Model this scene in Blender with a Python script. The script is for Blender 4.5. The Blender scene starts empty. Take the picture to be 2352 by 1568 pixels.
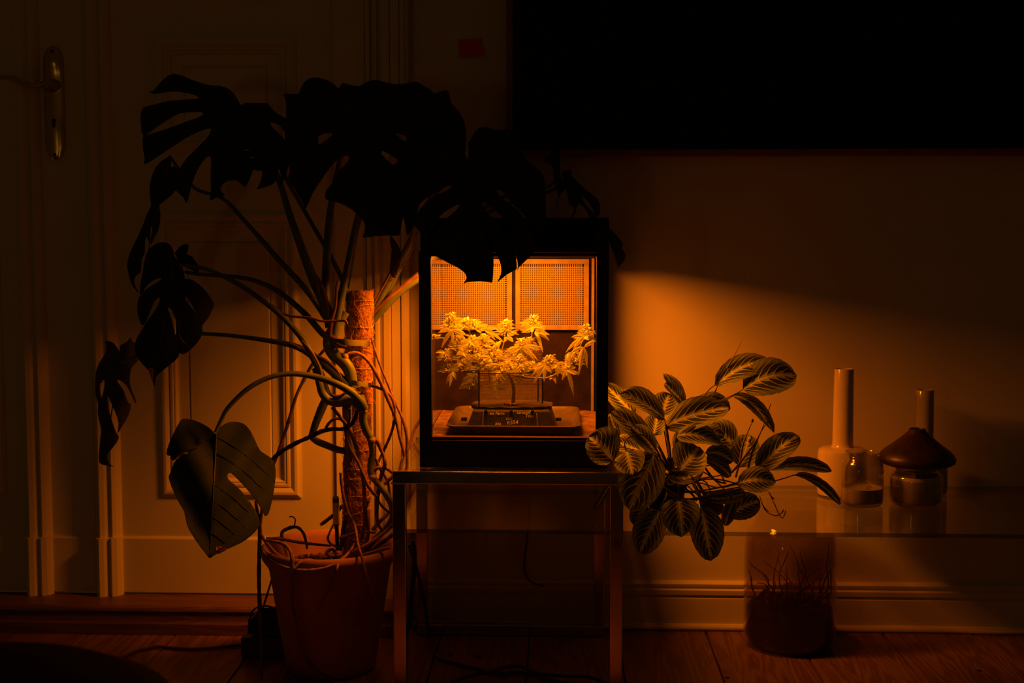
import bpy, bmesh, math, random
import numpy as np
from mathutils import Vector, noise
from mathutils.geometry import delaunay_2d_cdt
random.seed(7)
SC = bpy.context.scene
COL = SC.collection
PI = math.pi

# ------------------------------------------------------------------ camera
FPX, CX, CY = 2940.0, 1176.0, 784.0          # 2352 x 1568 photograph
CAM = np.array([0.0, -3.6, 1.09])
PITCH, YAW = math.atan((784 - 558) / FPX), math.radians(2.2)
cd = bpy.data.cameras.new('camera'); cam = bpy.data.objects.new('camera', cd); COL.objects.link(cam)
cd.sensor_width = 36.0; cd.lens = FPX / 2352 * 36.0
cam.location = CAM; cam.rotation_euler = (PI / 2 - PITCH, 0, YAW)
cd.clip_start = 0.05
cd.dof.use_dof = True; cd.dof.focus_distance = 3.08; cd.dof.aperture_fstop = 3.2
SC.camera = cam

# ------------------------------------------------------------------ world, exposure, lamp
W = bpy.data.worlds.new('world'); SC.world = W; W.use_nodes = True
bg = W.node_tree.nodes['Background']
bg.inputs[0].default_value = (0.0160, 0.0068, 0.0014, 1); bg.inputs[1].default_value = 1.0
SC.view_settings.view_transform = 'Standard'; SC.view_settings.look = 'None'
SC.view_settings.exposure = 0.0; SC.view_settings.gamma = 1.0; SC.view_settings.use_curve_mapping = False
SC.cycles.max_bounces = 10; SC.cycles.transparent_max_bounces = 24
SC.cycles.diffuse_bounces = 4; SC.cycles.glossy_bounces = 5
SC.cycles.caustics_reflective = False; SC.cycles.caustics_refractive = False
SC.cycles.sample_clamp_indirect = 3.0
LAMP_POWER = 22.0
LAMP_COLOR = (1.0, 0.19, 0.004)
ld = bpy.data.lights.new('grow_light', 'AREA'); ld.shape = 'RECTANGLE'; ld.size = 0.29; ld.size_y = 0.19
ld.energy = LAMP_POWER; ld.color = LAMP_COLOR
lo = bpy.data.objects.new('grow_light', ld); COL.objects.link(lo); lo.location = (-0.145, -0.415, 1.108)
hd = bpy.data.lights.new('rear_fill_lamp', 'AREA'); hd.shape = 'RECTANGLE'; hd.size = 0.16; hd.size_y = 0.42; hd.energy = 1.3; hd.color = (1.0, 0.50, 0.10)  # unseen lamp added behind the camera for the brass highlight and dim fill
ho = bpy.data.objects.new('rear_fill_lamp', hd); COL.objects.link(ho); ho.location = (-2.3, -5.2, 0.95); ho.rotation_euler = (PI / 2, 0, math.radians(-18))

# ------------------------------------------------------------------ pixel -> point on a plane parallel to the wall
def ray(px, py):
    x = (px - CX) / FPX; y = -(py - CY) / FPX
    d = np.array([x, math.cos(PITCH) + y * math.sin(PITCH), -math.sin(PITCH) + y * math.cos(PITCH)])
    c, s = math.cos(YAW), math.sin(YAW)
    return np.array([c * d[0] - s * d[1], s * d[0] + c * d[1], d[2]])
def U(px, py, y):
    d = ray(px, py); return CAM + (y - CAM[1]) / d[1] * d
def UZ(px, py, z):
    d = ray(px, py); return CAM + (z - CAM[2]) / d[2] * d

# ------------------------------------------------------------------ materials
def mat(name, col, rough=0.6, metal=0.0, spec=0.4, var=0.0, vscale=30.0, bump=0.0, bscale=200.0, coat=0.0, stretch=None):
    m = bpy.data.materials.new(name); m.use_nodes = True
    nt = m.node_tree; N = nt.nodes; L = nt.links; b = N['Principled BSDF']
    b.inputs['Base Color'].default_value = (*col, 1); b.inputs['Roughness'].default_value = rough
    b.inputs['Metallic'].default_value = metal; b.inputs['Specular IOR Level'].default_value = spec
    b.inputs['Coat Weight'].default_value = coat
    if var or bump:
        tc = N.new('ShaderNodeTexCoord'); src = tc.outputs['Object']
        if stretch:
            mp = N.new('ShaderNodeMapping'); mp.inputs['Scale'].default_value = stretch
            L.new(src, mp.inputs['Vector']); src = mp.outputs['Vector']
    if var:
        n = N.new('ShaderNodeTexNoise'); n.inputs['Scale'].default_value = vscale; n.inputs['Detail'].default_value = 5
        L.new(src, n.inputs['Vector'])
        r = N.new('ShaderNodeValToRGB')
        r.color_ramp.elements[0].position = 0.3; r.color_ramp.elements[1].position = 0.7
        r.color_ramp.elements[0].color = (*[c * (1 - var) for c in col], 1)
        r.color_ramp.elements[1].color = (*[min(1, c * (1 + var)) for c in col], 1)
        L.new(n.outputs['Fac'], r.inputs['Fac']); L.new(r.outputs['Color'], b.inputs['Base Color'])
    if bump:
        n2 = N.new('ShaderNodeTexNoise'); n2.inputs['Scale'].default_value = bscale; n2.inputs['Detail'].default_value = 4
        L.new(src, n2.inputs['Vector'])
        bp = N.new('ShaderNodeBump'); bp.inputs['Strength'].default_value = bump; bp.inputs['Distance'].default_value = 0.002
        L.new(n2.outputs['Fac'], bp.inputs['Height']); L.new(bp.outputs['Normal'], b.inputs['Normal'])
    return m

def leaf_mat(name, col, tcol, tfac=0.3, rough=0.45, var=0.3, vscale=25):
    m = mat(name, col, rough, 0, 0.35, var, vscale)
    nt = m.node_tree; N = nt.nodes; L = nt.links; b = N['Principled BSDF']; out = N['Material Output']
    t = N.new('ShaderNodeBsdfTranslucent'); t.inputs[0].default_value = (*tcol, 1)
    mx = N.new('ShaderNodeMixShader'); mx.inputs[0].default_value = tfac
    L.new(b.outputs[0], mx.inputs[1]); L.new(t.outputs[0], mx.inputs[2]); L.new(mx.outputs[0], out.inputs['Surface'])
    return m

def glass_mat(name, tint=(1, 1, 1), rough=0.0, f0=0.04, haze=0.0, hazecol=(0.3, 0.3, 0.3), hscale=14.0, power=5.0):
    """thin pane: Schlick mix of clear transparency and mirror, optionally with a film of dirt"""
    m = bpy.data.materials.new(name); m.use_nodes = True
    nt = m.node_tree; N = nt.nodes; L = nt.links; N.remove(N['Principled BSDF']); out = N['Material Output']
    lw = N.new('ShaderNodeLayerWeight'); lw.inputs[0].default_value = 0.5
    p = N.new('ShaderNodeMath'); p.operation = 'POWER'; p.inputs[1].default_value = power
    L.new(lw.outputs['Facing'], p.inputs[0])
    ma = N.new('ShaderNodeMath'); ma.operation = 'MULTIPLY_ADD'; ma.inputs[1].default_value = 1 - f0; ma.inputs[2].default_value = f0
    L.new(p.outputs[0], ma.inputs[0])
    t = N.new('ShaderNodeBsdfTransparent'); t.inputs[0].default_value = (*tint, 1)
    g = N.new('ShaderNodeBsdfGlossy'); g.inputs['Roughness'].default_value = rough; g.inputs[0].default_value = (1, 1, 1, 1)
    base = t.outputs[0]
    if haze:
        tc = N.new('ShaderNodeTexCoord'); n = N.new('ShaderNodeTexNoise'); n.inputs['Scale'].default_value = hscale
        n.inputs['Detail'].default_value = 8; n.inputs['Roughness'].default_value = 0.7
        L.new(tc.outputs['Object'], n.inputs['Vector'])
        mr = N.new('ShaderNodeMapRange'); mr.inputs[1].default_value = 0.42; mr.inputs[2].default_value = 0.72
        mr.inputs[3].default_value = haze * 0.25; mr.inputs[4].default_value = haze
        L.new(n.outputs['Fac'], mr.inputs[0])
        d = N.new('ShaderNodeBsdfDiffuse'); d.inputs[0].default_value = (*hazecol, 1)
        hm = N.new('ShaderNodeMixShader'); L.new(mr.outputs[0], hm.inputs[0]); L.new(t.outputs[0], hm.inputs[1]); L.new(d.outputs[0], hm.inputs[2])
        base = hm.outputs[0]
    mx = N.new('ShaderNodeMixShader'); L.new(ma.outputs[0], mx.inputs[0]); L.new(base, mx.inputs[1]); L.new(g.outputs[0], mx.inputs[2])
    L.new(mx.outputs[0], out.inputs['Surface'])
    return m

def jar_mat(name):
    m = glass_mat(name, (0.92, 0.92, 0.9), 0.02, 0.08, 0.08, (0.4, 0.35, 0.3), 40, 2.2)
    nt = m.node_tree; N = nt.nodes; L = nt.links; out = N['Material Output']; src = out.inputs['Surface'].links[0].from_socket
    g = N.new('ShaderNodeBsdfGlass'); g.inputs['IOR'].default_value = 1.45; g.inputs['Roughness'].default_value = 0.0; g.inputs['Color'].default_value = (.95, .95, .93, 1)
    mx = N.new('ShaderNodeMixShader'); mx.inputs[0].default_value = 0.2; L.new(src, mx.inputs[1]); L.new(g.outputs[0], mx.inputs[2]); L.new(mx.outputs[0], out.inputs['Surface'])
    return m

def wood_mat(name, c1, c2, rough=0.45, axis=(9, 0.8, 9), bump=0.25, scale=2.2):
    m = bpy.data.materials.new(name); m.use_nodes = True
    nt = m.node_tree; N = nt.nodes; L = nt.links; b = N['Principled BSDF']
    tc = N.new('ShaderNodeTexCoord'); mp = N.new('ShaderNodeMapping'); mp.inputs['Scale'].default_value = axis
    oi = N.new('ShaderNodeObjectInfo'); vm = N.new('ShaderNodeVectorMath'); vm.operation = 'ADD'
    L.new(tc.outputs['Object'], vm.inputs[0])
    cx = N.new('ShaderNodeCombineXYZ'); mu = N.new('ShaderNodeMath'); mu.operation = 'MULTIPLY'; mu.inputs[1].default_value = 40
    L.new(oi.outputs['Random'], mu.inputs[0]); L.new(mu.outputs[0], cx.inputs[1]); L.new(cx.outputs[0], vm.inputs[1])
    L.new(vm.outputs[0], mp.inputs['Vector'])
    n = N.new('ShaderNodeTexNoise'); n.inputs['Scale'].default_value = scale; n.inputs['Detail'].default_value = 4
    n.inputs['Distortion'].default_value = 0.6
    L.new(mp.outputs[0], n.inputs['Vector'])
    w = N.new('ShaderNodeMath'); w.operation = 'MULTIPLY'; w.inputs[1].default_value = 9.0; L.new(n.outputs['Fac'], w.inputs[0])
    s = N.new('ShaderNodeMath'); s.operation = 'PINGPONG'; s.inputs[1].default_value = 0.5; L.new(w.outputs[0], s.inputs[0])
    r = N.new('ShaderNodeValToRGB'); r.color_ramp.elements[0].color = (*c1, 1); r.color_ramp.elements[1].color = (*c2, 1)
    r.color_ramp.elements[1].position = 0.5
    L.new(s.outputs[0], r.inputs['Fac']); L.new(r.outputs['Color'], b.inputs['Base Color'])
    b.inputs['Roughness'].default_value = rough; b.inputs['Specular IOR Level'].default_value = 0.3
    bp = N.new('ShaderNodeBump'); bp.inputs['Strength'].default_value = bump; bp.inputs['Distance'].default_value = 0.001
    L.new(s.outputs[0], bp.inputs['Height']); L.new(bp.outputs[0], b.inputs['Normal'])
    return m

def maranta_mat(name, dead=False):
    m = bpy.data.materials.new(name); m.use_nodes = True
    nt = m.node_tree; N = nt.nodes; L = nt.links; b = N['Principled BSDF']; out = N['Material Output']
    uv = N.new('ShaderNodeUVMap'); uv.uv_map = 'UVMap'
    sp = N.new('ShaderNodeSeparateXYZ'); L.new(uv.outputs[0], sp.inputs[0])
    def M(op, a, b_=None, c=None, clamp=False):
        n = N.new('ShaderNodeMath'); n.operation = op; n.use_clamp = clamp
        for i, v in enumerate((a, b_, c)):
            if v is None: continue
            if isinstance(v, (int, float)): n.inputs[i].default_value = v
            else: L.new(v, n.inputs[i])
        return n.outputs[0]
    tc = N.new('ShaderNodeTexCoord'); nz = N.new('ShaderNodeTexNoise'); nz.inputs['Scale'].default_value = 60
    L.new(tc.outputs['Object'], nz.inputs['Vector'])
    jit = M('MULTIPLY_ADD', nz.outputs['Fac'], 0.12, -0.06)
    au = M('ABSOLUTE', sp.outputs[0])                                    # 0 midrib .. 1 margin
    v = sp.outputs[1]                                                    # 0 base .. 1 tip
    au2 = M('POWER', au, 1.6)
    ph = M('SUBTRACT', M('MULTIPLY', v, 6.8), M('MULTIPLY', au2, 2.9))   # side veins sweep towards the tip
    fr = M('FRACT', M('ADD', ph, 20.0))
    tri = M('ABSOLUTE', M('SUBTRACT', fr, 0.5))                          # .5 on a vein
    vein = M('GREATER_THAN', M('SUBTRACT', tri, M('MULTIPLY', au, 0.025)), 0.445)
    mid = M('LESS_THAN', au, 0.035)
    vein = M('MAXIMUM', M('MULTIPLY', vein, M('LESS_THAN', au, 0.96)), mid)
    jag = M('ADD', M('ADD', 0.09, M('MULTIPLY', fr, 0.17)), jit)         # pale jagged centre stripe
    centre = M('LESS_THAN', au, jag)
    dk = M('ADD', M('ADD', 0.50, M('MULTIPLY', fr, 0.30)), jit)
    dark = M('MULTIPLY', M('LESS_THAN', au, dk), M('SUBTRACT', 1.0, centre))
    def mixc(f, c1, c2):
        n = N.new('ShaderNodeMix'); n.data_type = 'RGBA'; L.new(f, n.inputs['Factor'])
        for key, c in ((6, c1), (7, c2)):
            if isinstance(c, tuple): n.inputs[key].default_value = (*c, 1)
            else: L.new(c, n.inputs[key])
        return n.outputs[2]
    base = (0.21, 0.27, 0.058); dkc = (0.045, 0.058, 0.015); cen = (0.36, 0.45, 0.11); vc = (0.85, 0.80, 0.27)
    if dead: base, dkc, cen, vc = (0.13, 0.07, 0.02), (0.10, 0.05, 0.015), (0.14, 0.08, 0.03), (0.18, 0.10, 0.03)
    c = mixc(dark, base, dkc); c = mixc(centre, c, cen); c = mixc(vein, c, vc)
    L.new(c, b.inputs['Base Color']); b.inputs['Roughness'].default_value = 0.5; b.inputs['Specular IOR Level'].default_value = 0.25
    bp = N.new('ShaderNodeBump'); bp.inputs['Strength'].default_value = 0.4; bp.inputs['Distance'].default_value = 0.0015
    L.new(tri, bp.inputs['Height']); L.new(bp.outputs[0], b.inputs['Normal'])
    t = N.new('ShaderNodeBsdfTranslucent'); L.new(c, t.inputs[0])
    mx = N.new('ShaderNodeMixShader'); mx.inputs[0].default_value = 0.3
    L.new(b.outputs[0], mx.inputs[1]); L.new(t.outputs[0], mx.inputs[2]); L.new(mx.outputs[0], out.inputs['Surface'])
    return m

M = dict(
    wall=mat('wall_plaster', (0.66, 0.60, 0.52), 0.9, 0, 0.15, 0.04, 4, 0.15, 90),
    door=mat('door_paint', (0.68, 0.64, 0.50), 0.55, 0, 0.35, 0.04, 6, 0.06, 120),
    trim=mat('trim_paint', (0.68, 0.62, 0.52), 0.5, 0, 0.4, 0.04, 8, 0.05, 120),
    floor=wood_mat('floor_boards', (0.115, 0.055, 0.023), (0.23, 0.120, 0.052), 0.42, (7, 0.55, 7)),
    sill=wood_mat('threshold_wood', (0.11, 0.052, 0.024), (0.18, 0.092, 0.042), 0.45, (0.6, 8, 8)),
    knot=mat('knot_wood', (0.018, 0.008, 0.004), 0.6),
    frame_wood=mat('screen_frame_wood', (0.24, 0.07, 0.03), 0.5, 0, 0.3, 0.2, 12),
    screen=mat('black_screen', (0.0025, 0.003, 0.003), 0.35, 0, 0.25),
    note=mat('red_paper', (0.72, 0.075, 0.03), 0.8, 0, 0.2, 0.05, 20),
    brass=mat('brass', (0.55, 0.42, 0.13), 0.24, 1.0, 0.5, 0.15, 30),
    dark=mat('dark_hole', (0.004, 0.003, 0.002), 0.8, 0, 0.1),
    black=mat('black_plastic', (0.006, 0.0055, 0.005), 0.42, 0, 0.35),
    black_matt=mat('black_matt', (0.006, 0.005, 0.005), 0.75, 0, 0.2, 0.2, 60),
    ledge=mat('dark_red_plastic', (0.045, 0.012, 0.008), 0.4, 0, 0.4),
    glass=glass_mat('terrarium_glass', (0.97, 0.97, 0.97), 0.0, 0.04, 0.05, (0.5, 0.5, 0.5), 60),
    side_glass=glass_mat('side_glass', (0.95, 0.95, 0.95), 0.0, 0.03, 0.02, (0.5, 0.5, 0.5), 60),
    shelf_glass=glass_mat('shelf_glass', (0.94, 0.96, 0.92), 0.0, 0.05, 0.03, (0.25, 0.25, 0.2), 25),
    glass_edge=glass_mat('glass_edge', (0.42, 0.47, 0.22), 0.1, 0.05, 0.12, (0.2, 0.22, 0.08), 30),
    jar_glass=jar_mat('jar_glass'),
    murky_glass=glass_mat('murky_jar_glass', (0.88, 0.81, 0.70), 0.05, 0.05, 0.25, (0.12, 0.065, 0.035), 9),
    chrome=mat('chrome', (0.52, 0.49, 0.42), 0.16, 1.0, 0.5, 0.12, 14),
    screw=mat('steel_screw', (0.20, 0.17, 0.13), 0.35, 1.0),
    cork=mat('cork_floor', (0.11, 0.065, 0.035), 0.9, 0, 0.1, 0.5, 40, 0.8, 150),
    board=mat('back_board', (0.011, 0.006, 0.0035), 0.9, 0, 0.1, 0.5, 25, 0.4, 120),
    mesh=mat('mesh_wire', (0.25, 0.19, 0.12), 0.5, 0.2, 0.4),
    mesh_dark=mat('dark_mesh_wire', (0.06, 0.04, 0.025), 0.6),
    mesh_frame=mat('mesh_frame', (0.17, 0.13, 0.08), 0.6, 0, 0.3, 0.2, 40),
    tray=mat('smoky_tray', (0.075, 0.060, 0.042), 0.16, 0.2, 0.6, 0.15, 40),
    pot_black=mat('black_planter', (0.024, 0.019, 0.013), 0.6, 0, 0.3, 0.5, 60, 0.3, 200),
    ink=mat('white_marker', (0.9, 0.87, 0.75), 0.7),
    bud=leaf_mat('bud_flower', (0.62, 0.55, 0.22), (0.5, 0.45, 0.15), 0.2, 0.6, 0.45, 220),
    canna=leaf_mat('hemp_leaf', (0.56, 0.60, 0.17), (0.6, 0.6, 0.13), 0.35, 0.5, 0.3, 90),
    sugar=leaf_mat('hemp_small_leaf', (0.40, 0.43, 0.11), (0.45, 0.45, 0.08), 0.3, 0.55, 0.4, 150),
    canna_stem=mat('hemp_stem', (0.24, 0.20, 0.08), 0.6, 0, 0.3, 0.25, 60),
    mulch=mat('bark_mulch', (0.40, 0.20, 0.08), 0.9, 0, 0.1, 0.5, 90),
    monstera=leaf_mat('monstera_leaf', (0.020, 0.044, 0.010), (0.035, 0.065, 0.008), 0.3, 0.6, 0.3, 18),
    mono_backlit=leaf_mat('monstera_leaf_backlit', (0.06, 0.075, 0.02), (0.22, 0.14, 0.025), 0.45, 0.5, 0.3, 18),  # lighter copy of the monstera leaf, with backlighting put into its colour
    vein=mat('leaf_vein', (0.017, 0.037, 0.009), 0.5),
    midrib=mat('leaf_midrib', (0.022, 0.036, 0.010), 0.5),
    dry=leaf_mat('dry_leaf_tip', (0.50, 0.27, 0.06), (0.6, 0.3, 0.05), 0.4, 0.7, 0.3, 60),
    petiole=mat('petiole_green', (0.095, 0.130, 0.030), 0.5, 0, 0.35, 0.25, 30, 0.1, 200),
    stem=mat('stem_green', (0.150, 0.190, 0.050), 0.5, 0, 0.35, 0.3, 25, 0.1, 200),
    sheath=leaf_mat('dry_sheath', (0.26, 0.13, 0.05), (0.3, 0.14, 0.04), 0.3, 0.7, 0.3, 40),
    node=mat('pale_stem_node', (0.36, 0.24, 0.09), 0.6, 0, 0.3, 0.3, 60),
    root=mat('aerial_root', (0.23, 0.125, 0.055), 0.8, 0, 0.2, 0.4, 90, 0.4, 300),
    root_dark=mat('aerial_root_dark', (0.10, 0.055, 0.028), 0.85, 0, 0.2, 0.4, 90, 0.4, 300),
    coir=mat('coir', (0.34, 0.17, 0.07), 0.95, 0, 0.1, 0.6, 160, 1.0, 260, stretch=(1, 1, 0.35)),
    fibre=mat('coir_fibre', (0.62, 0.33, 0.13), 0.8, 0, 0.2, 0.4, 50),
    twine=mat('twine', (0.70, 0.46, 0.20), 0.8),
    strap=mat('green_strap', (0.17, 0.18, 0.05), 0.7, 0, 0.2, 0.15, 60),
    terracotta=mat('terracotta', (0.38, 0.180, 0.095), 0.8, 0, 0.2, 0.22, 9, 0.12, 160),
    soil=mat('soil', (0.14, 0.070, 0.034), 0.95, 0, 0.1, 0.6, 120, 0.6, 300),
    white_plastic=mat('white_plastic', (0.62, 0.55, 0.42), 0.4),
    ceramic=mat('white_glaze', (0.66, 0.57, 0.45), 0.22, 0, 0.5, 0.03, 12, coat=0.4),
    ceramic_grey=mat('grey_glaze', (0.42, 0.38, 0.34), 0.22, 0, 0.5, 0.03, 12, coat=0.4),
    wax=mat('white_wax', (0.80, 0.70, 0.55), 0.5, 0, 0.4, 0.10, 30),
    brown=mat('brown_glaze', (0.028, 0.012, 0.008), 0.42, 0, 0.5, 0.3, 40, 0.15, 120),
    maranta=maranta_mat('prayer_leaf'), maranta_dead=maranta_mat('dried_prayer_leaf', True),
    mar_stem=mat('prayer_stem', (0.10, 0.095, 0.035), 0.6, 0, 0.3, 0.3, 40),
    stalk=mat('dry_stalk', (0.26, 0.20, 0.09), 0.7),
    cable=mat('black_cable', (0.010, 0.008, 0.007), 0.5),
    cable_brown=mat('brown_cable', (0.06, 0.03, 0.018), 0.55),
    cable_white=mat('white_cable', (0.58, 0.50, 0.40), 0.5),
    box_wood=mat('red_brown_box', (0.07, 0.022, 0.012), 0.6, 0, 0.3, 0.2, 20),
    pouf=mat('black_pouf_fabric', (0.007, 0.006, 0.004), 0.95, 0, 0.05, 0.3, 80),
    sludge=mat('dark_sediment', (0.014, 0.008, 0.005), 0.9, 0, 0.1, 0.5, 30, 0.6, 60),
)

# ------------------------------------------------------------------ mesh helpers
LOC = {}
class MB:
    def __init__(s): s.v = []; s.f = []; s.m = []; s.uv = []
    def add(s, vs, fs, mi=0, uv=None):
        o = len(s.v); s.v += [tuple(map(float, p)) for p in vs]; s.f += [tuple(i + o for i in f) for f in fs]; s.m += [mi] * len(fs)
        s.uv += uv if uv else [(0, 0)] * len(vs)
        return s
    def box(s, x0, x1, y0, y1, z0, z1, mi=0):
        vs = [(x0, y0, z0), (x1, y0, z0), (x1, y1, z0), (x0, y1, z0), (x0, y0, z1), (x1, y0, z1), (x1, y1, z1), (x0, y1, z1)]
        return s.add(vs, [(3, 2, 1, 0), (4, 5, 6, 7), (0, 1, 5, 4), (1, 2, 6, 5), (2, 3, 7, 6), (3, 0, 4, 7)], mi)
    def prism(s, prof, axis, a, b, mi=0):
        """profile of (p,q) pairs swept along an axis: x -> (y,z), z -> (x,y)"""
        n = len(prof)
        mk = (lambda p, t: (t, p[0], p[1])) if axis == 'x' else (lambda p, t: (p[0], p[1], t)) if axis == 'z' else (lambda p, t: (p[0], t, p[1]))
        vs = [mk(p, a) for p in prof] + [mk(p, b) for p in prof]
        fs = [(i, (i + 1) % n, n + (i + 1) % n, n + i) for i in range(n)] + [tuple(range(n - 1, -1, -1)), tuple(range(n, 2 * n))]
        return s.add(vs, fs, mi)
    def lathe(s, prof, c, n=40, mi=0, close=False):
        vs = []; fs = []
        k = len(prof)
        for r, z in prof:
            for i in range(n):
                a = 2 * PI * i / n; vs.append((c[0] + r * math.cos(a), c[1] + r * math.sin(a), c[2] + z))
        for j in range(k - 1):
            for i in range(n): fs.append((j * n + i, j * n + (i + 1) % n, (j + 1) * n + (i + 1) % n, (j + 1) * n + i))
        return s.add(vs, fs, mi)
    def tube(s, pts, rad, seg=8, sub=4, mi=0, caps=True, lump=0.0):
        P = catmull([np.array(p, float) for p in pts], sub) if len(pts) > 2 and sub > 1 else [np.array(p, float) for p in pts]
        n = len(P)
        if isinstance(rad, (int, float)): R = [rad] * n
        else:
            k = len(rad); R = [float(np.interp(i / (n - 1) * (k - 1), range(k), rad)) for i in range(n)]
        T = [P[min(i + 1, n - 1)] - P[max(i - 1, 0)] for i in range(n)]
        T = [t / (np.linalg.norm(t) + 1e-12) for t in T]
        u = np.cross(T[0], (0.13, 0.97, 0.21)); u /= np.linalg.norm(u) + 1e-12
        vs = []
        for i in range(n):
            u = u - T[i] * np.dot(u, T[i]); u /= np.linalg.norm(u) + 1e-12; w = np.cross(T[i], u)
            r0 = R[i] * (1 + (lump * (random.random() - 0.5) if lump else 0))
            for k in range(seg):
                a = 2 * PI * k / seg; vs.append(P[i] + r0 * (math.cos(a) * u + math.sin(a) * w))
        fs = [(i * seg + k, i * seg + (k + 1) % seg, (i + 1) * seg + (k + 1) % seg, (i + 1) * seg + k) for i in range(n - 1) for k in range(seg)]
        if caps: fs += [tuple(range(seg - 1, -1, -1)), tuple((n - 1) * seg + k for k in range(seg))]
        return s.add(vs, fs, mi)
    def blob(s, c, r, mi=0, jit=0.25):
        vs = []; t = (1 + 5 ** .5) / 2
        for p in ((-1, t, 0), (1, t, 0), (-1, -t, 0), (1, -t, 0), (0, -1, t), (0, 1, t), (0, -1, -t), (0, 1, -t), (t, 0, -1), (t, 0, 1), (-t, 0, -1), (-t, 0, 1)):
            k = (1 + jit * (random.random() - .5)) / 1.9
            vs.append((c[0] + p[0] * r[0] * k, c[1] + p[1] * r[1] * k, c[2] + p[2] * r[2] * k))
        fs = [(0, 11, 5), (0, 5, 1), (0, 1, 7), (0, 7, 10), (0, 10, 11), (1, 5, 9), (5, 11, 4), (11, 10, 2), (10, 7, 6), (7, 1, 8), (3, 9, 4), (3, 4, 2), (3, 2, 6), (3, 6, 8), (3, 8, 9), (4, 9, 5), (2, 4, 11), (6, 2, 10), (8, 6, 7), (9, 8, 1)]
        return s.add(vs, fs, mi)

def catmull(P, sub):
    out = []; n = len(P)
    for i in range(n - 1):
        p0 = P[max(i - 1, 0)]; p1 = P[i]; p2 = P[i + 1]; p3 = P[min(i + 2, n - 1)]
        for k in range(sub):
            t = k / sub
            out.append(0.5 * (2 * p1 + (p2 - p0) * t + (2 * p0 - 5 * p1 + 4 * p2 - p3) * t * t + (3 * p1 - p0 - 3 * p2 + p3) * t ** 3))
    out.append(P[-1]); return out

def link(o, parent=None):
    COL.objects.link(o)
    if parent is not None: o.parent = parent
    return o
def thing(name, label, cat, loc, group=None):
    o = bpy.data.objects.new(name, None); o.location = [float(c) for c in loc]; o.empty_display_size = 0.05; link(o)
    LOC[o.name] = np.array(loc, float); o['label'] = label; o['category'] = cat
    if group: o['group'] = group
    return o
def obj(name, mb, m, parent=None, smooth=True, bevel=0.0, solid=0.0, stuff=False, label=None, origin=None, angle=35):
    me = bpy.data.meshes.new(name)
    L = LOC[parent.name] if parent is not None else (np.array(origin, float) if origin is not None else np.zeros(3))
    V = np.array(mb.v, float).reshape(-1, 3) - L
    me.from_pydata(V.tolist(), [], mb.f); me.update()
    for x in (m if isinstance(m, (list, tuple)) else [m]): me.materials.append(x)
    if any(mb.m): me.polygons.foreach_set('material_index', mb.m)
    if any(u != (0, 0) for u in mb.uv):
        ul = me.uv_layers.new(name='UVMap'); idx = np.zeros(len(me.loops), int); me.loops.foreach_get('vertex_index', idx)
        ul.data.foreach_set('uv', np.array(mb.uv, float)[idx].ravel())
    bm = bmesh.new(); bm.from_mesh(me); bmesh.ops.recalc_face_normals(bm, faces=bm.faces); bm.to_mesh(me); bm.free()
    o = bpy.data.objects.new(name, me); link(o, parent)
    if parent is None: o.location = L.tolist()
    LOC[o.name] = L
    if smooth:
        me.polygons.foreach_set('use_smooth', [True] * len(me.polygons))
        me.set_sharp_from_angle(angle=math.radians(angle))
    if bevel:
        b = o.modifiers.new('bevel', 'BEVEL'); b.width = bevel; b.segments = 2; b.limit_method = 'ANGLE'; b.angle_limit = math.radians(40)
    if solid:
        sd = o.modifiers.new('thickness', 'SOLIDIFY'); sd.thickness = solid; sd.offset = 0
        wn = o.modifiers.new('weighted', 'WEIGHTED_NORMAL'); wn.mode = 'FACE_AREA'; wn.weight = 50
    if stuff: o['kind'] = 'stuff'
    if label: o['label'] = label
    return o
def struct(o): o['kind'] = 'structure'; return o
def tag(o, label, cat, group=None):
    o['label'] = label; o['category'] = cat
    if group: o['group'] = group
    return o
def px3(path, y):
    return [U(p[0], p[1], p[2] if len(p) > 2 else y) for p in path]

# ================================================================== THE ROOM
XD0, XD1 = -2.62, -0.641                    # doorway
mb = MB().box(XD1 + 0.003, 2.6, 0, 0.12, 0, 2.9).box(XD0, XD1 + 0.003, 0, 0.12, 2.25, 2.9).box(-3.4, XD0, 0, 0.12, 0, 2.9)
struct(obj('wall_back', mb, M['wall'], smooth=False))
# floor: each board is a piece of the floor
fl = bpy.data.objects.new('floor', None); link(fl); fl['kind'] = 'structure'; LOC['floor'] = np.zeros(3)
obj('subfloor', MB().box(-3.4, 2.6, -3.4, 0.12, -0.06, -0.024), M['dark'], fl, False)
pw = 0.2475
for k in range(-13, 11):
    x0 = -0.085 + pw * k
    dz = random.uniform(-0.0015, 0.0)
    segs = [(-3.4, -0.001)]
    mb = MB().box(x0 + 0.0022, x0 + pw - 0.0022, -3.4, 0.0, -0.024, dz)
    obj('plank', mb, M['floor'], fl, False, bevel=0.0018)
for (px, py, r) in ((1097, 1507, .008), (1340, 1501, .0055), (1320, 1512, .005), (1035, 1502, .007), (1670, 1555, .006), (2250, 1540, .007)):
    p = UZ(px, py, 0); obj('knot', MB().lathe([(0, 0.0006), (r, 0.0005), (r, -0.003)], p, 12), M['knot'], fl)

# threshold step in front of the doors
mb = MB().prism([(0.0, 0), (-0.140, 0), (-0.140, 0.030), (-0.136, 0.036), (-0.135, 0.040), (-0.134, 0.062), (-0.138, 0.066), (-0.136, 0.073), (-0.131, 0.078), (0.0, 0.078)], 'x', -2.62, -0.43)
struct(obj('trim_1', mb, M['sill'], smooth=False))

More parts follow.
